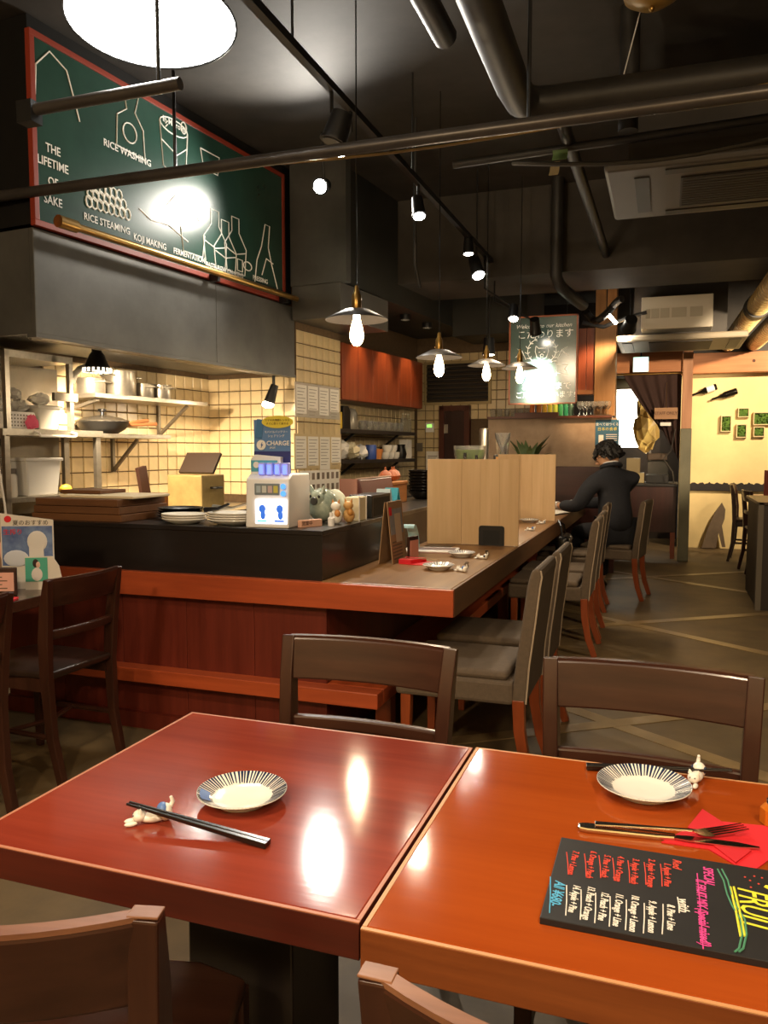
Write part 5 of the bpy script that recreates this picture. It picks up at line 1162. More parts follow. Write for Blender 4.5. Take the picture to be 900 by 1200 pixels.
PW_ = M('battery_glow', '5a70f0', 0.3, emit='5a6cf0', estr=2.2)
for i in range(4):
    b_ = obj('battery_slot', MB().box(0.052+i*0.037, 0.080+i*0.037, 0.03, 0.06, 0.23, 0.285), M('battery_white', 'd8dcff', 0.3, trans=0.3), kk, bevel=0.004)
    obj('battery_light', MB().box(0.056+i*0.037, 0.074+i*0.037, 0.027, 0.0305, 0.235, 0.275), PW_, b_)
obj('top_header', MB().prism([(0.0, 0.235), (0.145, 0.235), (0.145, 0.31), (0.02, 0.32), (0.0, 0.30)], 0.06, 0.09, 'y'), WHITEP, kk, bevel=0.004)
obj('header_stripe', MB().box(0.004, 0.13, 0.057, 0.0605, 0.245, 0.295), M('teal_stripe', '5aa8b8', 0.4), kk)
obj('header_badge', MB().cyl((0.03, 0.054, 0.275), (0.03, 0.058, 0.275), 0.014, n=20), PAPER, kk)
sg = obj('sign_board', MB().box(0.0, 0.175, 0.1, 0.106, 0.235, 0.475), M('sign_blue', '5a7fae', 0.5), kk)
obj('sign_base', MB().box(0.0, 0.175, 0.0985, 0.1, 0.235, 0.335), M('sign_navy', '2a2f6e', 0.5), sg)
el = MB().cyl((0, 0.0965, 0), (0, 0.1005, 0), 0.5, n=32); el.v = [(0.115 + v[0]*0.15, v[1], 0.465 + v[2]*0.055) for v in el.v]
obj('yellow_oval', el, M('sign_yellow', 'd8c440', 0.5), sg)
obj('phone_picture', MB().cbox((0.028, 0.099, 0.435), (0.034, 0.003, 0.085), ry=R(8)), M('phone_pic', '3f6f9a', 0.4), sg, bevel=0.003)
obj('charge_badge', MB().cyl((0.036, 0.097, 0.363), (0.036, 0.101, 0.363), 0.022, n=24), PAPER, sg)
obj('charge_bolt', MB().prism([(0.034, 0.363), (0.042, 0.377), (0.040, 0.366), (0.046, 0.366), (0.035, 0.348), (0.037, 0.361)], 0.0955, 0.0972, 'y'), M('sign_blue2', '3a5f9a', 0.5), sg)
text('CHARGE', 0.028, PAPER, sg, (0.116, 0.0985, 0.37), FY, offset=0.0004); text('SPOT', 0.012, PAPER, sg, (0.09, 0.0985, 0.35), FY)
text('モバイルバッテリー', 0.0125, PAPER, sg, (0.108, 0.0985, 0.42), FY); text('シェアリング', 0.0135, PAPER, sg, (0.108, 0.0985, 0.402), FY)
DK = M('sign_ink_dark', '5a5020', 0.6)
text('スマホ充電器レンタル', 0.012, DK, sg, (0.115, 0.0955, 0.472), FY); text('すぐに借りて返せる', 0.012, DK, sg, (0.115, 0.0955, 0.457), FY)
# ceramic pig and friends
pg = thing('ceramic_pig', 'rounded pale green glazed ceramic pig figure beside the charging kiosk', 'figurine', (-1.535, 3.458, RZ))
pg.scale = (0.85, 0.85, 0.95)
CEL = M('celadon_glaze', 'b4bfae', 0.2, var=0.3, scale=14, col2='6a7a74', coat=0.3)
obj('body', MB().blob((0, 0.0, 0.085), (0.085, 0.09, 0.085), 24, 16), CEL, pg)
hd = obj('head', MB().blob((-0.005, -0.055, 0.115), (0.05, 0.045, 0.045), 20, 12), CEL, pg)
for s in (-1, 1): obj('ear', MB().cyl((-0.005+s*0.03, -0.05, 0.15), (-0.005+s*0.042, -0.055, 0.185), 0.018, 0.003, 10), CEL, hd)
obj('snout', MB().cyl((-0.005, -0.095, 0.11), (-0.005, -0.112, 0.108), 0.02, 0.018, 16), M('snout_dark', '4a4a48', 0.3), hd)
for s in (-1, 1): obj('eye', MB().blob((-0.005+s*0.025, -0.092, 0.13), (0.008, 0.005, 0.008), 10, 6), BLACKPL, hd)
bw = thing('white_bowl', 'upright white bowl leaning behind the ceramic pig', 'bowl', (-1.52, 3.572, RZ))
obj('dish', MB().blob((0, 0, 0.075), (0.065, 0.022, 0.075), 28, 14), M('pale_bowl', 'd8dccc', 0.25), bw)
for k, (px, py, lab, cl) in enumerate(((392, 611, 'small white and orange cat figurine beside the ceramic pig', 'c88a4a'), (405, 611, 'small tan cat figurine beside the paper lantern', 'b8803c'))):
    x, y = cr(px, py)
    t = thing('cat_figurine', lab, 'figurine', ((-1.425, -1.395)[k], (3.37, 3.45)[k], RZ))
    obj('body', MB().blob((0, 0, 0.035), (0.028, 0.026, 0.036), 16, 10), WHITE_CER if k == 0 else M('cat_tan', 'c89a5c', 0.4), t)
    h_ = obj('head', MB().blob((0, -0.008, 0.082), (0.024, 0.022, 0.021), 16, 10), WHITE_CER if k == 0 else M('cat_tan', 'c89a5c', 0.4), t)
    for s in (-1, 1): obj('ear', MB().cyl((s*0.013, -0.006, 0.096), (s*0.018, -0.006, 0.115), 0.008, 0.001, 8), M('cat_ear%d' % k, cl, 0.4), h_)
    obj('patch', MB().blob((0.012, -0.018, 0.05), (0.015, 0.012, 0.018), 12, 8), M('cat_patch%d' % k, cl, 0.4), t)
ln_ = thing('paper_lantern', 'small square cream paper lantern beside the black card box', 'lantern', (-1.412, 3.58, RZ))
obj('shade', MB().box(-0.035, 0.035, -0.05, 0.05, 0, 0.115), M('cream_lantern', 'e8dcb8', 0.6), ln_, bevel=0.004)
for y_ in (-0.05, 0.044): obj('frame_bar', MB().box(0.035, 0.039, y_, y_+0.006, 0, 0.118), WHITEP, ln_)
pk = thing('pink_sign', 'small pink card stand with dark lettering in front of the ceramic pig', 'card stand', (-1.483, 3.205, RZ), R(63))
obj('card', MB().box(-0.06, 0.06, -0.012, 0.012, 0, 0.032), M('pink_card', 'd8a890', 0.6), pk, bevel=0.002)
text('営業中', 0.02, M('sign_ink', '4a2a1c', 0.7), pk, (-0.025, -0.0128, 0.016), FY)
tag(obj('white_bottle', MB().lathe([(0.015, 0), (0.016, 0.035), (0.008, 0.042), (0.008, 0.06), (0, 0.06)], n=14), WHITEP, None, (-1.41, 3.275, RZ)), 'tiny white bottle with dark cap beside the pink card stand', 'bottle')
bb = thing('card_box', 'black open card box on the serving shelf beside the menu stand', 'box', (-1.44, 3.85, RZ))
obj('shell', MB().box(-0.06, 0.065, -0.14, 0.14, 0, 0.115), BLACKPL, bb, bevel=0.004)
obj('lining', MB().box(0.06, 0.066, -0.12, 0.12, 0.008, 0.1), M('black_matte', '0b0b0b', 0.6), bb)
pc = thing('pink_card', 'upright pinkish card standing behind the black card box', 'card', (-1.56, 3.85, RZ))
obj('card', MB().box(-0.05, 0.05, -0.003, 0.003, 0, 0.19), M('pinkish_card', 'a87868', 0.5), pc)
tbx = thing('tablet_stand', 'mauve order tablet lying propped on the serving shelf', 'tablet', (-1.6, 4.4, RZ))
obj('tablet', MB().cbox((0, 0, 0.09), (0.03, 0.55, 0.17), ry=R(-15)), M('mauve_cover', '6a3f3c', 0.4), tbx, bevel=0.006)
obj('top_edge', MB().cbox((-0.025, 0, 0.178), (0.03, 0.55, 0.008), ry=R(-15)), M('pale_edge', 'c8a898', 0.4), tbx)
for k, (px, py, cl, lab) in enumerate(((436, 585, 'cfe4ee', 'pale blue folded leaflet on the serving shelf'), (446, 584, '3fa8c0', 'turquoise folded leaflet on the serving shelf'))):
    q = onz(px, 590, RZ)
    t = thing('folded_leaflet', lab, 'leaflet', (-1.47, 4.15 + 0.14*k, RZ))
    obj('leaflet_panel', MB().prism([(-0.05, 0), (-0.044, 0), (0.004, 0.118), (0.05, 0), (0.056, 0), (0.008, 0.126), (-0.002, 0.126)], -0.04, 0.04, 'x'), M('leaflet_%d' % k, cl, 0.5), t)
bsk = thing('orange_basket', 'orange wooden basket with onions behind the tablet', 'basket', (-1.675, 4.86, RZ))
obj('basket_body', MB().box(-0.065, 0.065, -0.15, 0.15, 0, 0.13), wood('basket_orange', 'b8783c', '9a5f2a', 'y', 0.6), bsk, bevel=0.006)
obj('basket_rim', MB().box(-0.07, 0.07, -0.155, 0.155, 0.12, 0.14), wood('basket_orange', 'b8783c', '9a5f2a', 'y', 0.6), bsk, bevel=0.004)
for k, (dx, dy) in enumerate(((0, -0.1), (0.01, 0.0), (-0.01, 0.1))):
    on = thing('onion', ('onion nearest the tablet', 'middle onion', 'onion nearest the black bowls')[k] + ' in the orange basket', 'onion', (-1.675+dx, 4.86+dy, RZ+0.14), 0, 'onions in the orange basket')
    obj('bulb_body', MB().lathe([(0, 0), (0.035, 0.01), (0.045, 0.035), (0.03, 0.062), (0.008, 0.075), (0.004, 0.095), (0, 0.095)], n=16), M('onion_skin', 'a85a30', 0.5), on)
bme = MB().lathe([(0.05, 0), (0.085, 0.03), (0.10, 0.055), (0.096, 0.056), (0.07, 0.025), (0, 0.01)], n=28).mesh('black_bowl'); bme.materials.append(M('black_lacquer', '15110f', 0.25, coat=0.3))
for k in range(8): tag(obj('black_bowl', bme, None, None, (-1.60, 5.33, RZ + k*0.021)), in_stack(k, 8) + ' black bowl in the tall stack beside the plywood partition', 'bowl', 'stack of black bowls')
# blender jug and bottles behind the partition
jg = thing('drink_pitcher', 'round glass pitcher of green drink behind the plywood partitions', 'pitcher', (-1.60, 6.75, RZ))
obj('glass_bowl', MB().lathe([(0.06, 0.16), (0.10, 0.2), (0.135, 0.30), (0.14, 0.38), (0.135, 0.38), (0.13, 0.30), (0.09, 0.205), (0, 0.17)], n=32), GLASS, jg)
obj('green_drink', MB().lathe([(0, 0.172), (0.085, 0.206), (0.126, 0.30), (0.13, 0.345), (0, 0.345)], n=32), M('green_juice', '7a9a2c', 0.3), jg)
obj('pedestal', MB().cyl((0, 0, 0), (0, 0, 0.165), 0.06), BLACKPL, jg)
for k, (dx, dy, h) in enumerate(((0.02, -0.25, 0.32), (0.11, -0.22, 0.30))):
    bottle(('taller', 'shorter')[k] + ' small dark bottle in front of the green pitcher', (-1.60+dx, 6.75+dy, RZ), h, 0.035, M('dark_bottle', '15120e', 0.15), 'dark bottles before the green pitcher', BLACKPL)
cs = thing('cocktail_shaker', 'tall steel cocktail shaker behind the green pitcher', 'shaker', (-1.56, 7.15, RZ))
obj('cup', MB().lathe([(0.035, 0), (0.048, 0.52), (0.04, 0.54), (0, 0.54)], n=20), STEEL, cs)
cm = thing('coffee_grinder', 'dark coffee grinder with orange label beside the green pitcher', 'grinder', (-1.42, 7.3, RZ))
obj('body', MB().box(-0.07, 0.07, -0.08, 0.08, 0, 0.30), M('grinder_grey', '3a3835', 0.35), cm, bevel=0.01)
obj('hopper', MB().lathe([(0.05, 0.3), (0.075, 0.5), (0.07, 0.5), (0, 0.31)], n=20), GLASS, cm)
obj('label_plate', MB().box(-0.045, 0.045, -0.084, -0.08, 0.22, 0.28), M('label_orange', 'd8a060', 0.4), cm)
# pot plant behind partition
pp_ = thing('potted_plant', 'leafy green pot plant in front of the beige screen', 'plant', (-1.36, 8.35, RZ-0.212+0.212))
obj('pot', MB().lathe([(0.06, 0), (0.08, 0.12), (0.07, 0.12), (0, 0.1)], n=20), M('terracotta', '6a4028', 0.7), pp_)
rnd = random.Random(5); LG = M('leaf_green', '4a5a34', 0.5, var=0.2, scale=10)
for k in range(26):
    a = rnd.uniform(0, 2*PI); l = rnd.uniform(0.15, 0.3); up = rnd.uniform(0.1, 0.42)
    b = Vector((0, 0, 0.11)); e = Vector((math.cos(a)*l, math.sin(a)*l*0.6, 0.11+up)); s = Vector((-math.sin(a), math.cos(a), 0))*0.03; m_ = b.lerp(e, 0.6) + Vector((0, 0, 0.05))
    obj('leaf', MB().add([b, m_ - s, e, m_ + s, m_ + Vector((0, 0, 0.008))], [(0, 1, 4), (1, 2, 4), (2, 3, 4), (3, 0, 4)]), LG, pp_, smooth=False)

# ================================================================== things on the counter
def sm_plate(label, px, py, r=0.062):
    q = onz(px, py, CT)
    t = thing('small_plate', label, 'plate', (q.x, q.y, CT))
    obj('dish', MB().lathe([(0, 0.004), (r*0.5, 0.002), (r*0.55, 0), (r*0.62, 0.005), (r, 0.022), (r*0.98, 0.024), (r*0.6, 0.009), (0, 0.008)], n=32), WHITE_CER, t)
    mb = MB()
    for i in range(32):
        a = 2*PI*i/32; d = Vector((math.cos(a), math.sin(a), 0)); s = Vector((-d.y, d.x, 0))*0.0022
        z = Vector((0, 0, 1))
        mb.add([d*r*0.68-s+z*0.0128, d*r*0.68+s+z*0.0128, d*r*0.97+s*1.3+z*0.0242, d*r*0.97-s*1.3+z*0.0242], [(0, 1, 2, 3)])
    obj('painted_rays', mb, NAVY, t, smooth=False, kind='stuff')
    return t
sm_plate('blue-rayed plate at the open end of the counter before the red napkin', 514, 667, 0.075)
sm_plate('blue-rayed plate in front of the plywood partition with the bookend', 541, 652, 0.072)
sm_plate('blue-rayed plate between the two plywood partitions', 620, 612, 0.075)
sm_plate('blue-rayed plate beyond both partitions near the seated man', 652, 592, 0.075)
for k, (px, py, lab) in enumerate(((541, 670, 'tiny porcelain cat rest with dark stick at the open counter end'), (565, 655, 'tiny porcelain cat rest beside the plate before the partition'), (622, 622, 'tiny porcelain cat rest at the counter edge between the partitions'), (635, 614, 'tiny porcelain cat rest beside the plate between the partitions'), (664, 594, 'tiny porcelain cat rest near the seated man'))):
    q = onz(px, py, CT); cat_rest(lab, (q.x, q.y, CT), R(20*k - 30), k % 2 == 0)
for k, (px, py, lab) in enumerate(((541, 668, 'black chopsticks beside the plate at the open counter end'), (566, 653, 'black chopsticks beside the plate before the partition'))):
    q = onz(px, py, CT); chopsticks(lab, (q.x+0.02, q.y-0.02, CT+0.03), (q.x-0.02, q.y+0.19, CT+0.008))
# menu stand: tall kraft board
mt_ = thing('menu_stand', 'tall kraft menu stand with a drink picture at the open end of the counter', 'menu stand', (-1.265, 3.70, CT), R(90))
KR = M('kraft_board', '9a7a58', 0.7, var=0.1, scale=6)
def tilt(u, v, d=0.0, s=1): return (u, s*(0.03*(1-v/0.3)) + d, v)
def slab(u0, u1, v0, v1, d0, d1, s=1):
    pts = [tilt(u, v, d, s) for d in (d0, d1) for (u, v) in ((u0, v0), (u1, v0), (u1, v1), (u0, v1))]
    return MB().add(pts, [(0, 1, 2, 3), (7, 6, 5, 4), (0, 4, 5, 1), (1, 5, 6, 2), (2, 6, 7, 3), (3, 7, 4, 0)])
# two leaves of an A-frame, seen from the +X side after rotation
fr_ = obj('front_leaf', slab(-0.1, 0.12, 0, 0.30, -0.008, -0.004, -1), KR, mt_)
obj('back_leaf', slab(-0.1, 0.12, 0, 0.30, 0.004, 0.008, 1), KR, mt_)
obj('picture', slab(-0.085, 0.10, 0.14, 0.265, -0.0092, -0.008, -1), M('menu_pic', '7a8088', 0.5, var=0.3, scale=20), fr_)
obj('picture_figure', slab(-0.02, 0.07, 0.1, 0.24, -0.0102, -0.0092, -1), M('menu_fig', 'b8a890', 0.5), fr_)
obj('picture_badge', slab(-0.09, -0.055, 0.235, 0.275, -0.0108, -0.0092, -1), RED, fr_)
pl_ = MB()
for i in range(6): 
    s_ = slab(-0.08, 0.06, 0.02+i*0.016, 0.026+i*0.016, -0.0092, -0.008, -1); pl_.add(s_.v, s_.f)
obj('print_lines', pl_, M('menu_print', '6a5a48', 0.8), fr_)
q = onz(468, 652, CT)
cb = thing('card_holder', 'small dark card holder with pink card leaning on the kraft menu stand', 'card holder', (-1.19, 3.80, CT), R(75))
obj('holder', MB().box(-0.045, 0.045, -0.006, 0.006, 0, 0.12), wood('holder_dark', '3a2018', '2a150f', 'z'), cb, bevel=0.003); obj('card', MB().box(-0.035, 0.04, -0.009, -0.006, 0.01, 0.10), M('pinkish_card2', 'c88a78', 0.6), cb)
bl = thing('curled_leaflet', 'curled turquoise leaflet standing behind the kraft menu stand', 'leaflet', (-1.27, 4.03, CT))
obj('sheet', MB().grid(lambda u, v: (-0.03+0.06*u, 0.05*math.cos(PI*v)*1.0, 0.16*math.sin(PI*(0.06+0.6*v))), 2, 14), M('turquoise_print', '5fb8cc', 0.4, var=0.3, scale=12, col2='d8e8e8'), bl, solid=0.001)
q = onz(485, 660, CT)
rn = thing('napkin', 'red paper napkin on the counter beside the kraft menu stand', 'napkin', (q.x, q.y, CT))
obj('lower_layer', MB().prism([(-0.065, -0.04), (0.03, -0.07), (0.13, -0.03), (0.11, 0.05), (-0.02, 0.06), (-0.06, 0.07)], 0.0004, 0.004, 'z'), RED, rn)
obj('upper_fold', MB().prism([(-0.065, -0.04), (0.0, -0.05), (0.05, 0.05), (-0.06, 0.065)], 0.004, 0.022, 'z'), M('red_paper2', 'c81c26', 0.7), rn)
fk2 = thing('table_fork', 'steel fork lying on the red counter napkin', 'fork', (q.x, q.y, CT+0.023))
obj('handle', MB().box(-0.02, 0.13, -0.004, 0.004, 0, 0.003), SILVER, fk2); obj('head', MB().box(-0.07, -0.02, -0.011, 0.011, 0, 0.002), SILVER, fk2)
mg = thing('menu_booklet', 'pinkish menu booklet lying flat before the plywood partition', 'menu', (-1.20, 4.17, CT), R(8))
obj('cover', MB().box(-0.15, 0.15, -0.1, 0.1, 0, 0.006), M('booklet_cover', 'b08a80', 0.4, var=0.2, scale=10), mg, bevel=0.001)
obj('page_block', MB().box(-0.145, 0.148, -0.098, 0.098, 0.006, 0.010), PAPER, mg)
obj('print_block', MB().box(-0.13, 0.13, -0.03, 0.08, 0.010, 0.0105), M('booklet_print', '8a7a78', 0.4, var=0.4, scale=18), mg)
wm = thing('white_menu', 'white menu sheet in front of the seated man', 'menu', (-0.98, 7.0, CT), R(-20))
obj('sheet', MB().cbox((0, 0, 0.035), (0.34, 0.24, 0.004), ry=R(8)), PAPER, wm); obj('stand_tray', MB().box(-0.2, 0.16, -0.13, 0.13, 0, 0.008), BLACKPL, wm)
hb = thing('handbag', 'black bag hanging from the counter edge beside the seated man', 'bag', (-0.73, 6.25, 0.45))
obj('bag_body', MB().box(-0.045, 0.05, -0.16, 0.16, -0.05, 0.2), M('black_leather', '0f0e0e', 0.3), hb, bevel=0.03, seg=3)
obj('strap', MB().tube([(0, -0.1, 0.19), (-0.01, -0.09, 0.27), (-0.042, 0, 0.305), (-0.01, 0.09, 0.27), (0, 0.1, 0.19)], 0.009, 8), M('black_leather', '0f0e0e', 0.3), hb)
obj('buckle', MB().tube([(0.052, -0.1, 0.15), (0.052, -0.06, 0.17), (0.052, -0.02, 0.14)], 0.008, 8), STEEL, hb)
obj('buckle', MB().tube([(0.052, 0.02, 0.15), (0.052, 0.06, 0.18), (0.052, 0.1, 0.16)], 0.008, 8), STEEL, hb)

# ================================================================== table at the left edge
lt = thing('dining_table', 'dark wooden table with menu stands beside the counter panels', 'table', (-2.70, 2.25, 0))
obj('table_top', MB().box(-0.33, 0.35, -0.5, 0.42, 0.675, 0.72), wood('dark_table', '4f3325', '3a2318', 'x', 0.25, 0.4), lt, bevel=0.003)
obj('pedestal', MB().cyl((0, 0, 0.03), (0, 0, 0.675), 0.05, n=20), BLACKMET, lt)
obj('base_plate', MB().lathe([(0.15, 0), (0.15, 0.012), (0.08, 0.035), (0, 0.035)], n=28), BLACKMET, lt)
m2 = thing('menu_stand', 'white folding menu stand with a drink photo on the dark side table', 'menu stand', (-2.485, 2.60, 0.72), R(28))
WM = M('menu_white', 'd8d0c4', 0.5)
obj('back_leaf', MB().prism([(-0.12, 0), (0.09, 0), (0.09, 0.29), (-0.12, 0.32)], 0.03, 0.033, 'y'), WM, m2)
obj('photo', MB().box(-0.115, 0.085, 0.027, 0.03, 0.10, 0.265), M('menu_blue', '7f98c0', 0.4, var=0.3, scale=12, col2='3a4f88'), m2)
obj('photo_mug', MB().blob((0.025, 0.026, 0.2), (0.04, 0.002, 0.045), 20, 10).box(-0.008, 0.05, 0.0245, 0.027, 0.11, 0.18), M('mug_white', 'd8d4d0', 0.5), m2)
obj('photo_splash', MB().blob((-0.06, 0.026, 0.13), (0.05, 0.002, 0.035), 16, 8), M('splash', 'c8ccd8', 0.5), m2)
obj('red_badge', MB().cyl((-0.09, 0.0275, 0.295), (-0.09, 0.03, 0.295), 0.014, n=16), RED, m2)
text('夏のおすすめ', 0.024, M('menu_ink', '4a4440', 0.7), m2, (0.0, 0.0285, 0.278), FY)
text('生搾り', 0.026, RED, m2, (-0.07, 0.0255, 0.24), FY)
obj('inner_leaf', MB().prism([(-0.02, 0), (0.115, 0), (0.125, 0.05), (0.115, 0.10), (0.09, 0.14), (-0.02, 0.14)], 0.0, 0.003, 'y'), WM, m2)
obj('teal_photo', MB().box(-0.018, 0.07, -0.003, 0.0, 0.035, 0.135), M('teal_photo', '4fa890', 0.4), m2)
obj('photo_person', MB().blob((0.03, -0.004, 0.105), (0.012, 0.001, 0.016), 12, 8).blob((0.028, -0.004, 0.065), (0.022, 0.001, 0.028), 12, 8), M('person_white', 'd8d0cc', 0.5), m2)
obj('photo_hair', MB().blob((0.024, -0.0046, 0.112), (0.012, 0.001, 0.018), 12, 8), M('photo_hair', '2a1c18', 0.6), m2)
obj('photo_face', MB().blob((0.033, -0.0052, 0.106), (0.008, 0.001, 0.012), 12, 8), M('photo_face', 'd8b09a', 0.6), m2)
m3 = thing('menu_stand', 'brown menu holder with pink sheet beside the white folding stand', 'menu stand', (-2.50, 2.44, 0.72), R(25))
obj('holder', MB().box(-0.14, 0.075, 0, 0.012, 0, 0.115), wood('holder_dark', '3a2018', '2a150f', 'x'), m3, bevel=0.004)
obj('sheet', MB().box(-0.14, 0.065, -0.003, 0, 0.02, 0.095), M('pink_sheet', 'd8a898', 0.6), m3)
mb = MB()
for i in range(4): mb.box(-0.12, 0.04-0.02*(i % 2), -0.004, -0.003, 0.03+i*0.015, 0.034+i*0.015)
obj('print_lines', mb, M('menu_print', '6a5a48', 0.8), m3)
m4 = thing('menu_stand', 'pink and white menu card behind the brown menu holder', 'menu stand', (-2.63, 2.60, 0.72), R(28))
obj('card', MB().box(-0.1, 0.1, 0, 0.004, 0, 0.27), M('kraft_card', '8a6a50', 0.6), m4); obj('picture', MB().blob((0.05, -0.002, 0.16), (0.06, 0.002, 0.09), 20, 10), M('pale_pink', 'e0b0a0', 0.5), m4)
t = thing('napkin', 'red napkin with cutlery on the dark side table', 'napkin', (-2.44, 2.33, 0.72), R(25))
obj('lower_layer', MB().box(-0.12, 0.1, -0.05, 0.05, 0.0004, 0.01), RED, t, bevel=0.002)
tag(obj('wooden_post', MB().box(-0.03, 0.03, -0.03, 0.03, 0, 1.83), wood('post_yellow', '9a7438', '7a5828', 'z', 0.6), None, (-3.62, 3.42, 0)), 'yellowish wooden post beside the steel shelf unit', 'post')
tag(obj('white_cable', MB().tube([(-3.52, 3.46, 1.40), (-3.51, 3.47, 1.2), (-3.50, 3.49, 1.0), (-3.50, 3.50, 0.9)], 0.006, 8), WHITEP, None), 'white cable hanging down the wooden post', 'cable')
# ================================================================== the seated man
def skin_mesh(name, verts, edges, radii, root=0, sub=2):
    me = bpy.data.meshes.new(name); me.from_pydata(verts, edges, []); me.update()
    o = bpy.data.objects.new(name, me); COL.objects.link(o)
    m = o.modifiers.new('skin', 'SKIN'); m.use_smooth_shade = True; m.branch_smoothing = 0.6
    sv = me.skin_vertices[0].data
    for i, r in enumerate(radii): sv[i].radius = (r, r) if not isinstance(r, tuple) else r
    sv[root].use_root = True
    s = o.modifiers.new('sub', 'SUBSURF'); s.levels = sub; s.render_levels = sub
    bpy.context.view_layer.update(); dg = bpy.context.evaluated_depsgraph_get()
    out = bpy.data.meshes.new_from_object(o.evaluated_get(dg))
    bpy.data.objects.remove(o); bpy.data.meshes.remove(me)
    for p in out.polygons: p.use_smooth = True
    return out
# local frame: faces -y; seat at z 0.475; his left is +x
man = thing('person', 'person in a dark suit and glasses sitting at the counter, head bent over a menu', 'person', (-0.42, 7.305, 0), -PI/2 - R(58))
man.scale = (1.06, 1.06, 1.04)
SKIN = M('skin', 'c89a78', 0.55); SUIT = M('dark_suit', '23242a', 0.85, var=0.1, scale=60); SHIRT = M('white_shirt', 'dcd8d4', 0.8); HAIR = M('black_hair', '17120f', 0.5, var=0.3, scale=40, stretch=(6, 6, 0.6), bump=0.4)
SHOE = M('black_shoe', '100e0d', 0.3)
B = dict(pelvis=(0, 0.02, 0.57), belly=(0, 0.03, 0.72), chest=(0, 0.0, 0.92), upper=(0, -0.03, 1.03), neck0=(0, -0.05, 1.09), neck=(0, -0.075, 1.13),
         ls=(0.165, -0.03, 1.01), le=(0.30, -0.04, 0.775), lw=(0.385, -0.22, 0.775), lh=(0.42, -0.28, 0.77),
         rs=(-0.165, -0.03, 1.01), re=(-0.10, -0.28, 0.79), rw=(0.14, -0.42, 0.775), rh=(0.20, -0.45, 0.77),
         lhip=(0.09, 0.0, 0.56), lk=(0.12, -0.42, 0.53), la=(0.12, -0.40, 0.10), lt=(0.12, -0.52, 0.05),
         rhip=(-0.09, 0.0, 0.56), rk=(-0.12, -0.42, 0.53), ra=(-0.12, -0.40, 0.10), rt=(-0.12, -0.52, 0.05))
K = list(B); ix = {k: i for i, k in enumerate(K)}
E_ = [('pelvis', 'belly'), ('belly', 'chest'), ('chest', 'upper'), ('upper', 'neck0'), ('neck0', 'neck'), ('upper', 'ls'), ('ls', 'le'), ('le', 'lw'), ('lw', 'lh'), ('upper', 'rs'), ('rs', 're'), ('re', 'rw'), ('rw', 'rh'),
      ('pelvis', 'lhip'), ('lhip', 'lk'), ('lk', 'la'), ('la', 'lt'), ('pelvis', 'rhip'), ('rhip', 'rk'), ('rk', 'ra'), ('ra', 'rt')]
RB = dict(pelvis=0.11, belly=0.11, chest=0.11, upper=0.075, neck0=0.048, neck=0.047, ls=0.05, le=0.04, lw=0.026, lh=0.03, rs=0.06, re=0.04, rw=0.026, rh=0.03, lhip=0.08, lk=0.055, la=0.036, lt=0.03, rhip=0.08, rk=0.055, ra=0.036, rt=0.03)
body = skin_mesh('body', [B[k] for k in K], [(ix[a], ix[b]) for a, b in E_], [RB[k] for k in K])
# head joined into the body mesh
bm = bmesh.new(); bm.from_mesh(body)
hm = MB()
HC = Vector((0, -0.125, 1.205)); HR = (Matrix.Rotation(R(48), 3, 'Z') @ Matrix.Rotation(R(26), 3, 'X'))     # bent forward
def hp(v): return HR @ Vector(v) + HC
sk = MB()
def head(u, v):
    t = PI*v; a = 2*PI*u
    x = 0.074*math.sin(t)*math.cos(a); y = 0.094*math.sin(t)*math.sin(a); z = -0.118*math.cos(t)
    if z < 0: x *= 1 + 0.45*z/0.118*0.75; y = y*(1 + 0.18*z/0.118)
    if y < -0.03 and z < 0: y -= 0.008
    return hp((x, y, z))
sk.grid(head, 32, 20)
nose = MB().cyl((0, -0.088, 0.012), (0, -0.112, -0.028), 0.008, 0.015, 10).blob((0, -0.104, -0.028), (0.016, 0.014, 0.011), 12, 8)
sk.add([hp(v) for v in nose.v], nose.f)
for s in (-1, 1):
    e = MB().blob((s*0.074, 0.008, -0.008), (0.010, 0.019, 0.031), 14, 10, Euler((0.15, 0, s*0.3))); sk.add([hp(v) for v in e.v], e.f)
lip = MB().blob((0, -0.092, -0.062), (0.024, 0.009, 0.006), 14, 8).blob((0, -0.09, -0.072), (0.02, 0.009, 0.006), 14, 8); sk.add([hp(v) for v in lip.v], lip.f)
# hands: palm comes from the skin chain; five fingers each
for s in (-1, 1):
    base = Vector((0.44, -0.30, 0.77)) if s > 0 else Vector((0.22, -0.46, 0.77)); inward = -s
    for k, (off, ln) in enumerate(((-0.03, 0.062), (-0.01, 0.074), (0.01, 0.07), (0.03, 0.055))):
        p0 = base + Vector((off, 0.0, 0.0)); p1 = p0 + Vector((inward*0.008, -ln*0.55, 0.003)); p2 = p1 + Vector((inward*0.006, -ln*0.4, -0.016))
        f = MB().tube([p0 + Vector((0, 0.03, 0)), p0, p1, p2], [0.010, 0.0095, 0.0085, 0.0065], 10); sk.add(f.v, f.f)
    th = MB().tube([base + Vector((inward*0.025, 0.04, 0)), base + Vector((inward*0.05, 0.01, 0)), base + Vector((inward*0.058, -0.03, -0.004))], [0.012, 0.0105, 0.008], 10); sk.add(th.v, th.f)
sm_ = sk.mesh('head_tmp'); bm.from_mesh(sm_); bm.to_mesh(body); bm.free()
for p in body.polygons: p.use_smooth = True
body.materials.append(SKIN)
bo = obj('body', body, None, man)
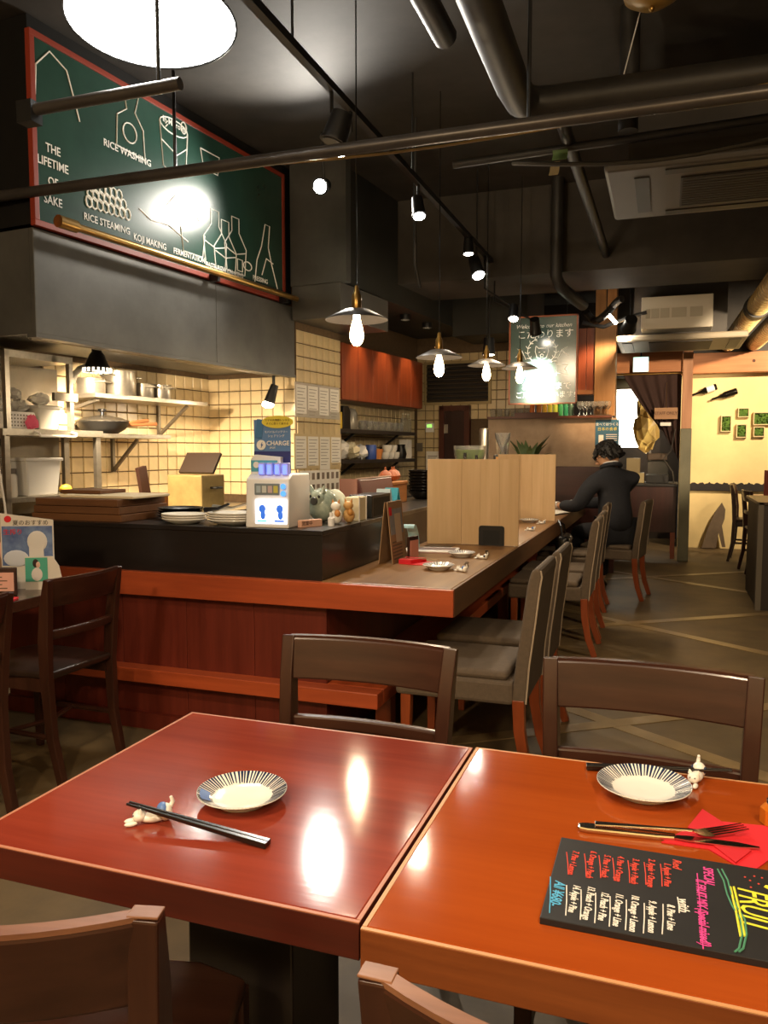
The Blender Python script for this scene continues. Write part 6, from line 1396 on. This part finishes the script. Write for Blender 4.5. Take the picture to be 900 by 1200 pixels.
# jacket and trousers follow the body
JK = ['pelvis', 'belly', 'chest', 'upper', 'neck0', 'ls', 'le', 'lw', 'rs', 're', 'rw']; ji = {k: i for i, k in enumerate(JK)}
RJ = dict(pelvis=(0.165, 0.15), belly=(0.155, 0.14), chest=(0.165, 0.145), upper=(0.14, 0.12), neck0=0.07, ls=0.092, le=0.066, lw=0.046, rs=0.092, re=0.062, rw=0.044)
BJ = dict(B); BJ.update(pelvis=(0, 0.03, 0.54), upper=(0, -0.03, 1.04), neck0=(0, -0.055, 1.125), ls=(0.185, -0.03, 1.015), rs=(-0.185, -0.03, 1.015))
jk = skin_mesh('jacket', [BJ[k] for k in JK], [(ji[a], ji[b]) for a, b in E_ if a in ji and b in ji], [RJ[k] for k in JK])
jk.materials.append(SUIT); jo = obj('jacket', jk, None, man)
TR = ['pelvis', 'lhip', 'lk', 'la', 'rhip', 'rk', 'ra']; ti = {k: i for i, k in enumerate(TR)}
RT_ = dict(pelvis=0.13, lhip=0.095, lk=0.07, la=0.058, rhip=0.095, rk=0.07, ra=0.058)
trm = skin_mesh('trousers', [B[k] for k in TR], [(ti[a], ti[b]) for a, b in E_ if a in ti and b in ti], [RT_[k] for k in TR])
trm.materials.append(SUIT); obj('trousers', trm, None, man)
for s in (-1, 1):
    obj('shoe', MB().blob((s*0.12, -0.47, 0.045), (0.05, 0.14, 0.045), 18, 10), SHOE, man)
    w0, w1 = (Vector(B['lw']), Vector(B['lh'])) if s > 0 else (Vector(B['rw']), Vector(B['rh']))
    obj('shirt_cuff', MB().cyl(w0.lerp(w1, 0.2), w0.lerp(w1, 0.65), 0.036, 0.034, 16), SHIRT, man)
obj('shirt_collar', MB().tube([(0.058*math.cos(a), -0.066 + 0.058*math.sin(a), 1.135 + 0.018*math.sin(a)) for a in [2*PI*i/20 for i in range(21)]], 0.013, 8, caps=False), SHIRT, man)
obj('jacket_collar', MB().tube([(0.078*math.cos(a), -0.06 + 0.072*math.sin(a), 1.115 + 0.022*math.sin(a)) for a in [R(-70) + R(320)*i/20 for i in range(21)]], 0.02, 8), SUIT, man)
# hair: shaggy cap covering the skull and the forehead
hr = MB(); rnd = random.Random(11)
def hcap(u, v):
    t = PI*(0.0 + v); a = 2*PI*u; fr = -math.sin(a)          # fr = 1 towards the face
    low = 0.03 if fr > 0.35 else (-0.06 if fr < -0.1 else -0.02)
    z = 0.134*math.cos(t*0.5*1.45); k = math.sin(min(t*0.5*1.45, PI/2))
    if z < low: z = low
    w = 1 + 0.05*math.sin(a*9 + v*7) + 0.03*math.sin(a*17)
    return hp((0.094*k*math.cos(a)*w, 0.112*k*math.sin(a)*w + 0.008, z + 0.004))
hr.grid(hcap, 48, 18)
for i in range(140):
    a = rnd.uniform(0, 2*PI); fr = -math.sin(a)
    z0 = rnd.uniform(0.03, 0.125) if fr > 0.3 else rnd.uniform(-0.03, 0.125)
    k = math.sqrt(max(0.05, 1-(z0/0.14)**2))
    p0 = Vector((0.088*k*math.cos(a), 0.106*k*math.sin(a)+0.008, z0)); out = Vector((math.cos(a), math.sin(a), 0))
    l = rnd.uniform(0.02, 0.042)
    p1 = p0 + out*0.016 + Vector((rnd.uniform(-.01, .01), rnd.uniform(-.01, .01), -l*0.5)); p2 = p1 + out*0.002 + Vector((rnd.uniform(-.01, .01), 0, -l*0.5))
    hr.tube([hp(p0), hp(p1), hp(p2)], [0.013, 0.010, 0.002], 5)
obj('hair', hr, HAIR, man)
gm = MB()
for s in (-1, 1):
    gm.tube([hp((s*0.034 + 0.024*math.cos(a), -0.101, 0.0 + 0.018*math.sin(a))) for a in [2*PI*i/16 for i in range(17)]], 0.0025, 6, caps=False)
    gm.tube([hp((s*0.058, -0.1, 0.004)), hp((s*0.082, -0.06, 0.006)), hp((s*0.083, 0.0, 0.004))], 0.0025, 6)
gm.tube([hp((-0.01, -0.103, 0.003)), hp((0.01, -0.103, 0.003))], 0.0025, 6)
obj('glasses', gm, BLACKPL, man)
ey = MB()
for s in (-1, 1): ey.blob(hp((s*0.032, -0.082, 0.002)), (0.011, 0.008, 0.006), 12, 8)
obj('eyes', ey, BLACKPL, man)
